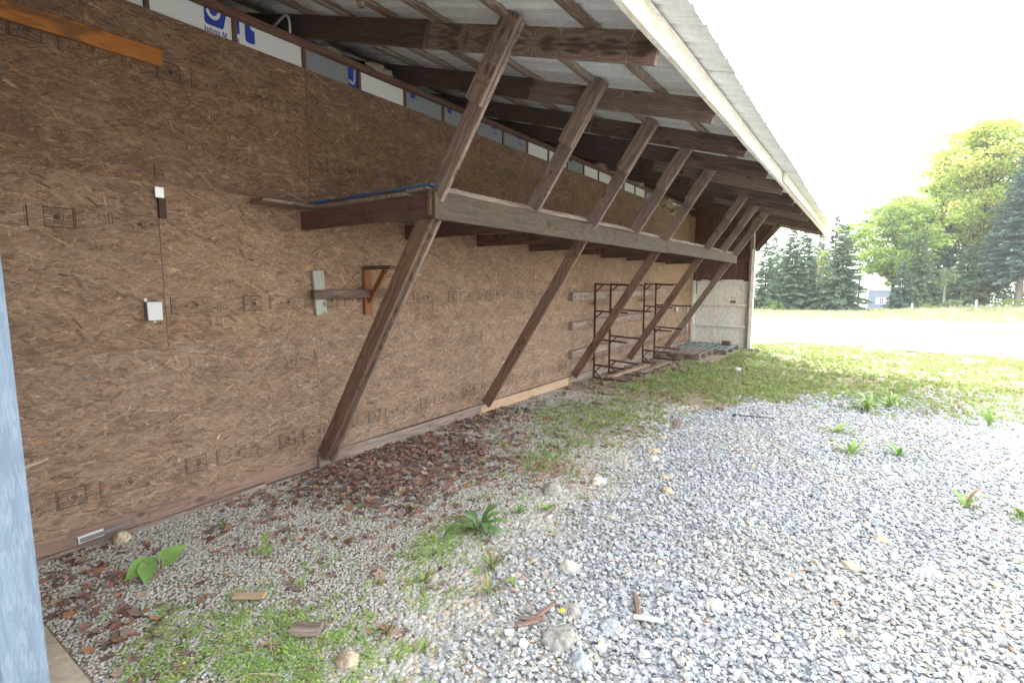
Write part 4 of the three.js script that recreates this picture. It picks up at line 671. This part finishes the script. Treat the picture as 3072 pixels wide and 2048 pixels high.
const needles = new THREE.MeshPhysicalMaterial({ vertexColors: true, side: THREE.DoubleSide, roughness: 0.9, transmission: 0.15, thickness: 0 });
function conifer(H, rad, base, color, dens = 1, soft = 0) {
  const items = [], wood = [limb(V(0, 0, 0), V(0, H * 0.97, 0), H * 0.018, H * 0.003)], levels = Math.round(H * 3.8 * dens);
  for (let l = 0; l < levels; l++) {
    const t = l / levels, yl = base + (H - base) * t, rr0 = rad * Math.pow(1 - t, 0.8) * (0.75 + 0.35 * R()) + 0.08, nb = Math.round(5 + 4 * (1 - t)), a0 = R() * 6;
    for (let b = 0; b < nb; b++) {
      if (R() < 0.08) continue;
      const y = yl + rr(-0.5, 0.5) * (H - base) / levels * 1.6;
      const a = a0 + b / nb * 6.283 + rr(-.25, .25), L = rr0 * rr(0.7, 1.12), up = lerp(-0.28, 0.35, t) + rr(-.1, .1) + soft * 0.3, cdir = V(Math.cos(a), up, Math.sin(a)), st = Math.max(3, Math.round(L / 0.16));
      if (L > 0.5 && R() < 0.4) wood.push(limb(V(0, y, 0), V(cdir.x * L * 0.85, y + up * L * 0.85, cdir.z * L * 0.85), 0.02, 0.006, 1));
      for (let s = 1; s <= st; s++) {
        const q = s / st, ctr = V(cdir.x * L * q, y + up * L * q - 0.18 * L * q * q + 0.12 * L * q * q * q, cdir.z * L * q), wdt = 0.32 * L * (1 - q * 0.75) + 0.06;
        for (let m = 0; m < 6; m++) {
          const sd = m % 2 ? 1 : -1, ang = a + sd * rr(0.3, 1.15), b2 = rr(0.65, 1.3), c = [color[0] * b2, color[1] * b2, color[2] * b2];
          items.push([ctr.clone().add(V(rr(-.04, .04), rr(-.05, .03), rr(-.04, .04))), V(Math.cos(ang), rr(-.35, .1) + soft * 0.4, Math.sin(ang)), Math.min(wdt * rr(0.9, 1.4), 0.65), rr(0.06, 0.12), c]);
        }
      }
    }
  }
  return { crown: leafCloud(items), trunk: mergeGeometries(wood) };
}
function broadleaf(H, rad, base, colors, { clumps = 150, per = 75, leaf = 0.16, lean = 0, layered = 0.5, trunkR = 0.012 } = {}) {
  const items = [], wood = [], top = V(lean * H, H * 0.8, 0), cy = (base + H) / 2, ry = (H - base) / 2;
  wood.push(limb(V(0, 0, 0), V(lean * H * 0.5, H * 0.45, 0), H * trunkR, H * trunkR * 0.65), limb(V(lean * H * 0.5, H * 0.45, 0), top, H * trunkR * 0.65, H * 0.002));
  for (let i = 0; i < clumps; i++) {
    const u = rr(-1, 1), a = R() * 6.283, r = Math.pow(R(), 0.42), k = Math.sqrt(1 - u * u) * (1 + 0.3 * n2(a * 1.2 + H, u * 2 + rad));
    const c = V(lean * H * 0.7 + Math.cos(a) * k * rad * r, cy + u * ry * (0.5 + 0.5 * r), Math.sin(a) * k * rad * r);
    if (n3(c.x * 0.55 + H, c.y * 0.55, c.z * 0.55) < -0.28) continue;
    if (R() < 0.4) wood.push(limb(V(lean * c.y * 0.8, Math.max(base * 0.7, c.y - rad * 0.6 * r), 0), c, H * 0.0035, 0.008, 1));
    const cr = rr(0.4, 0.85) * Math.max(0.4, rad / 3), cc = pick(colors), hf = lerp(0.7, 0.35, layered);
    for (let j = 0; j < per; j++) {
      const p = V(R() + R() - 1, (R() + R() - 1) * hf, R() + R() - 1).multiplyScalar(cr * 1.2).add(c), b = rr(0.7, 1.25);
      items.push([p, V(rr(-1, 1), rr(-.7, .25), rr(-1, 1)), leaf * rr(0.8, 1.5), leaf * rr(0.35, 0.55), [cc[0] * b, cc[1] * b, cc[2] * b]]);
    }
  }
  return { crown: leafCloud(items), trunk: mergeGeometries(wood) };
}
function plant(kind, label, x, z, geo, mat, bark = barkM, y, s = 1, turn = R() * 6) { const t = thing(kind, label, 'tree', [x, y ?? gy(x, z) - 0.1, z], 'trees beyond the gravel lot'); part(t, 'trunk', geo.trunk, bark); part(t, 'crown', geo.crown, mat); t.scale.setScalar(s); t.rotation.y = turn; return t; }
const spruceC = [.10, .17, .10], spruceB = [.14, .21, .12], pineC = [.12, .20, .15], hemC = [.16, .24, .11];
const maple = [[.30, .41, .06], [.36, .46, .07], [.42, .48, .08], [.47, .47, .10]], mapleG = [[.16, .27, .05], [.22, .33, .06], [.28, .38, .07]], darkL = [[.09, .17, .05], [.12, .21, .06]], paleL = [[.26, .33, .14], [.21, .28, .11]];
plant('spruce_tree', 'dense bushy spruce directly beside the barn corner post', -3.6, -52.8, conifer(6.6, 1.7, 0.4, spruceB, 1.1), needles);
plant('spruce_tree', 'full spruce filling the gap left of the two pointed tops', -2.9, -56.5, conifer(6.4, 1.8, 0.6, spruceB, 1), needles);
plant('spruce_tree', 'bushy spruce in the gap between pointed spruces and the dead tree', -0.3, -55.6, conifer(5.6, 1.5, 0.5, spruceB, 1), needles);
plant('spruce_tree', 'shaded spruce behind the sparse pale tree', 0.0, -63.5, conifer(8.4, 1.6, 1.2, spruceC, 0.9), needles);
plant('maple_tree', 'mid green tree behind the slim spruce by the first fence post', 8.3, -68, broadleaf(11.5, 2.3, 3, darkL.concat(mapleG), { clumps: 190, per: 60, leaf: 0.2 }), foliage);
plant('ash_tree', 'dull green tree filling the gap between the yellow maple and pine', 14.2, -69, broadleaf(11, 2.6, 2.5, darkL.concat([mapleG[0]]), { clumps: 210, per: 60, leaf: 0.2 }), foliage);
plant('spruce_tree', 'thin dark spruce spire rising behind the bushy one', -4.3, -62.2, conifer(8.2, 1.2, 1, spruceC, 0.8), needles);
plant('spruce_tree', 'tall pointed spruce, left of two pointed tops under the eave', -1.63, -54.3, conifer(8.0, 2.2, 0.9, spruceB, 1.1), needles);
plant('spruce_tree', 'tall pointed spruce, right of two pointed tops under the eave', -0.9, -57.1, conifer(8.2, 1.7, 1.1, spruceC), needles);
plant('birch_tree', 'sparse pale green tree between the pointed spruces and the broad one', -0.2, -60, broadleaf(7.6, 1.1, 2.2, paleL, { clumps: 60, per: 34, leaf: 0.13 }), foliage);
plant('maple_tree', 'small yellow green tree left of the broad spruce', 0.8, -58.4, broadleaf(6.2, 0.9, 2.2, [maple[0], paleL[0]], { clumps: 50, per: 40, leaf: 0.14 }), foliage);
plant('spruce_tree', 'broad full spruce left of the blue house', 2.35, -53.3, conifer(7.7, 2.25, 0.3, spruceB, 1.25), needles);
plant('spruce_tree', 'spruce top showing behind the broad spruce', 0.9, -70.7, conifer(11.2, 1.6, 3, spruceC, 0.7), needles);
plant('maple_tree', 'yellow topped tree behind the broad spruce', 2.2, -69, broadleaf(10.4, 1.4, 5.5, [maple[0], mapleG[1]], { clumps: 70, per: 40 }), foliage);
plant('maple_tree', 'loose dark tree right behind the broad spruce', 3.5, -67.3, broadleaf(9.6, 1.3, 4.5, darkL.concat(mapleG), { clumps: 60, per: 36 }), foliage);
{ // dead tree
  const t = thing('dead_tree', 'bare grey dead spruce between the sparse tree and the broad spruce', 'tree', [0.6, -0.98, -54.4], 'trees beyond the gravel lot'); const w = [];
  for (let i = 0; i < 90; i++) { const y = rr(0.8, 4.6), a = R() * 6.283, l = rr(0.4, 1.1) * (1 - y / 7), p = V(0, y, 0), q = V(Math.cos(a) * l, y + rr(-.15, .2), Math.sin(a) * l); w.push(limb(p, q, 0.014, 0.005, 1)); for (let k = 0; k < 2; k++) { const m = p.clone().lerp(q, rr(.4, .8)); w.push(limb(m, m.clone().add(V(rr(-.3, .3), rr(-.15, .15), rr(-.3, .3))), 0.008, 0.003, 1)); } }
  part(t, 'trunk', limb(V(0, 0, 0), V(0.05, 5, 0), 0.09, 0.02), barkM); part(t, 'dead_branches', mergeGeometries(w), barkPale).userData.kind = 'stuff';
}
plant('maple_tree', 'loose green maple whose crown hangs over the blue house', 6.2, -60.5, broadleaf(10.8, 3.3, 2.4, mapleG.concat([maple[0]]), { clumps: 280, per: 70, leaf: 0.22, trunkR: 0.016 }), foliage);
plant('spruce_tree', 'low dark spruce at the right end of the blue house', 6.75, -56.4, conifer(4.6, 1.35, 0.15, spruceC, 1.1), needles);
plant('spruce_tree', 'slim mid height spruce with bare lower trunk by the first fence post', 8.0, -58.5, conifer(7.4, 1.5, 1.4, hemC, 1), needles);
plant('ash_tree', 'dark green tall tree left of the yellow maple', 10.2, -70, broadleaf(14.6, 2.1, 5, darkL, { clumps: 190, per: 46, leaf: 0.2, layered: 0.3 }), foliage);
plant('spruce_tree', 'dark spruce filling the shade under the yellow maple', 10.3, -66, conifer(9, 1.8, 1.2, spruceC, 0.9), needles);
plant('maple_tree', 'tall yellow green maple, the highest tree at the right', 13.1, -67, broadleaf(18.2, 5.4, 5.4, maple, { clumps: 560, per: 72, leaf: 0.27, layered: 0.85, trunkR: 0.013 }), foliage);
plant('ash_tree', 'small pale tree with a leaning grey trunk under the yellow maple', 9.8, -58.6, broadleaf(3.9, 0.95, 1.5, paleL, { clumps: 46, per: 40, leaf: 0.12, trunkR: 0.04 }), foliage, barkPale);
plant('hemlock_tree', 'soft green hemlock between the pale tree and the pine', 11.6, -62, conifer(6.3, 1.9, 1.2, hemC, 1), needles);
plant('hemlock_tree', 'second hemlock close left of the pine trunk', 13.3, -63.5, conifer(6.8, 1.6, 2.2, hemC, 0.9), needles, barkPale);
plant('pine_tree', 'large blue green pine at the right edge', 14.9, -60.7, conifer(14.0, 3.2, 3.2, pineC, 1.3, 0.5), needles, barkPale);
plant('maple_tree', 'yellow green maple mostly outside the right edge', 17.6, -58.5, broadleaf(11, 2.4, 2.5, maple.slice(0, 3), { clumps: 150, per: 46, leaf: 0.2 }), foliage);
for (const [x, z, h, lb] of [[11.1, -60.5, 2.4, 'leftmost of three thin birch saplings in the shade'], [11.45, -60.9, 2.9, 'middle of three thin birch saplings in the shade'], [11.8, -60.7, 2.5, 'rightmost of three thin birch saplings in the shade']]) plant('birch_sapling', lb, x, z, broadleaf(h, 0.4, h * 0.6, paleL, { clumps: 9, per: 22, leaf: 0.1, trunkR: 0.012, lean: rr(-.08, .08) }), foliage, barkPale);
for (const [x, z, r, lb, c] of [[-3.0, -51.5, 1.1, 'low green shrubs at the foot of the bushy spruce', mapleG], [10.3, -56.4, 1.0, 'pale green shrub between the two fence posts', paleL], [8.3, -57.4, 0.8, 'yellow flowering shrub behind the first fence post', [maple[2], maple[1]]], [14.2, -58.6, 1.1, 'yellow green shrub under the pine', [maple[1], mapleG[2]]]]) { const g = broadleaf(r * 1.0, r, 0.05, c, { clumps: 34, per: 40, leaf: 0.1 }); const t = thing('shrub', lb, 'shrub', [x, gy(x, z) - 0.05, z], 'shrubs along the tree line'); part(t, 'stems', g.trunk, barkM); part(t, 'foliage', g.crown, foliage); }
{ // shaded wood behind: one mass of low growth
  const items = []; for (let i = 0; i < 36000; i++) { const x = rr(7.5, 26), z = rr(-76, -64), y = gy(x, z) + Math.pow(R(), 0.8) * 6.2, b = rr(0.6, 1.3); if (n3(x * 0.7, y * 0.7, z * 0.7) < -0.2) continue; items.push([V(x, y, z), V(rr(-1, 1), rr(-.6, .2), rr(-1, 1)), rr(0.2, 0.35), rr(0.06, 0.1), [.11 * b, .19 * b, .065 * b]]); }
  const m = part(scene, 'undergrowth', leafCloud(items), foliage); tag(m, 'shaded leafy undergrowth behind the trees on the right', 'undergrowth', null, 'stuff');
}
// ---------------------------------------------------------------- fence posts and house
for (const [x, z, h, lb] of [[7.36, -53.2, 0.75, 'short white post in the grass near the blue house'], [11.67, -56.2, 0.92, 'short white post in the grass left of the pine']]) { const t = thing('fence_post', lb, 'post', [x, gy(x, z) - 0.03, z], 'white posts in the meadow'); part(t, 'shaft', new THREE.CylinderGeometry(0.075, 0.085, h, 10).translate(0, h / 2, 0), M.white); part(t, 'cap', new THREE.ConeGeometry(0.09, 0.07, 10).translate(0, h + 0.03, 0), M.white); }
{
  const t = thing('house', 'pale blue house with white metal roof seen between the trees', 'house', [4.1, -2.75, -94.8]); t.rotation.y = Math.atan2(6.7, 9.7);
  const blueS = std({ map: dataTex(64, 256, (i, j, u, v) => { const g = (j % 16) < 2 ? 0.86 : 1; return [112 * g, 124 * g, 150 * g]; }) }), wh = std({ color: lin(.78, .78, .77) });
  const L = 12, W = 8, H = 3.25;
  part(t, 'wall', new THREE.BoxGeometry(L, H, 0.2), blueS, [L / 2, H / 2 + 0.25, 0]); part(t, 'side_wall', new THREE.BoxGeometry(0.2, H, W - 0.2), wh, [0.1, H / 2 + 0.25, -W / 2]); part(t, 'side_wall', new THREE.BoxGeometry(0.2, H, W - 0.2), wh, [L - 0.1, H / 2 + 0.25, -W / 2]); part(t, 'rear_wall', new THREE.BoxGeometry(L, H, 0.2), blueS, [L / 2, H / 2 + 0.25, -W]);
  part(t, 'foundation', new THREE.BoxGeometry(L + 0.1, 0.5, 0.3), wh, [L / 2, 0.05, 0]); part(t, 'corner_board', new THREE.BoxGeometry(0.25, H, 0.08), wh, [0.14, H / 2 + 0.25, 0.13]);
  const r1 = part(t, 'roof', new THREE.BoxGeometry(L + 0.8, 0.12, 4.9), wh, [L / 2, H + 1.25, -1.9]); r1.rotation.x = 0.48; const r2 = part(t, 'roof', new THREE.BoxGeometry(L + 0.8, 0.12, 4.9), wh, [L / 2, H + 1.25, -6.1]); r2.rotation.x = -0.48;
  for (const x of [2.35, 6.1]) { const w = part(t, 'window', new THREE.BoxGeometry(1.0, 1.0, 0.06), wh, [x, 1.75, 0.12]); for (const [dx, dy] of [[-.16, .18], [.16, .18], [-.16, -.22], [.16, -.22]]) part(w, 'pane', new THREE.BoxGeometry(0.26, 0.32, 0.02), std({ color: lin(.03, .035, .04), roughness: 0.1 }), [dx, dy, 0.032]); for (const dx of [-.66, .66]) part(w, 'shutter', new THREE.BoxGeometry(0.3, 1.0, 0.05), wh, [dx, 0, 0.01]); }
}
shade(scene);
renderer.render(scene, camera);
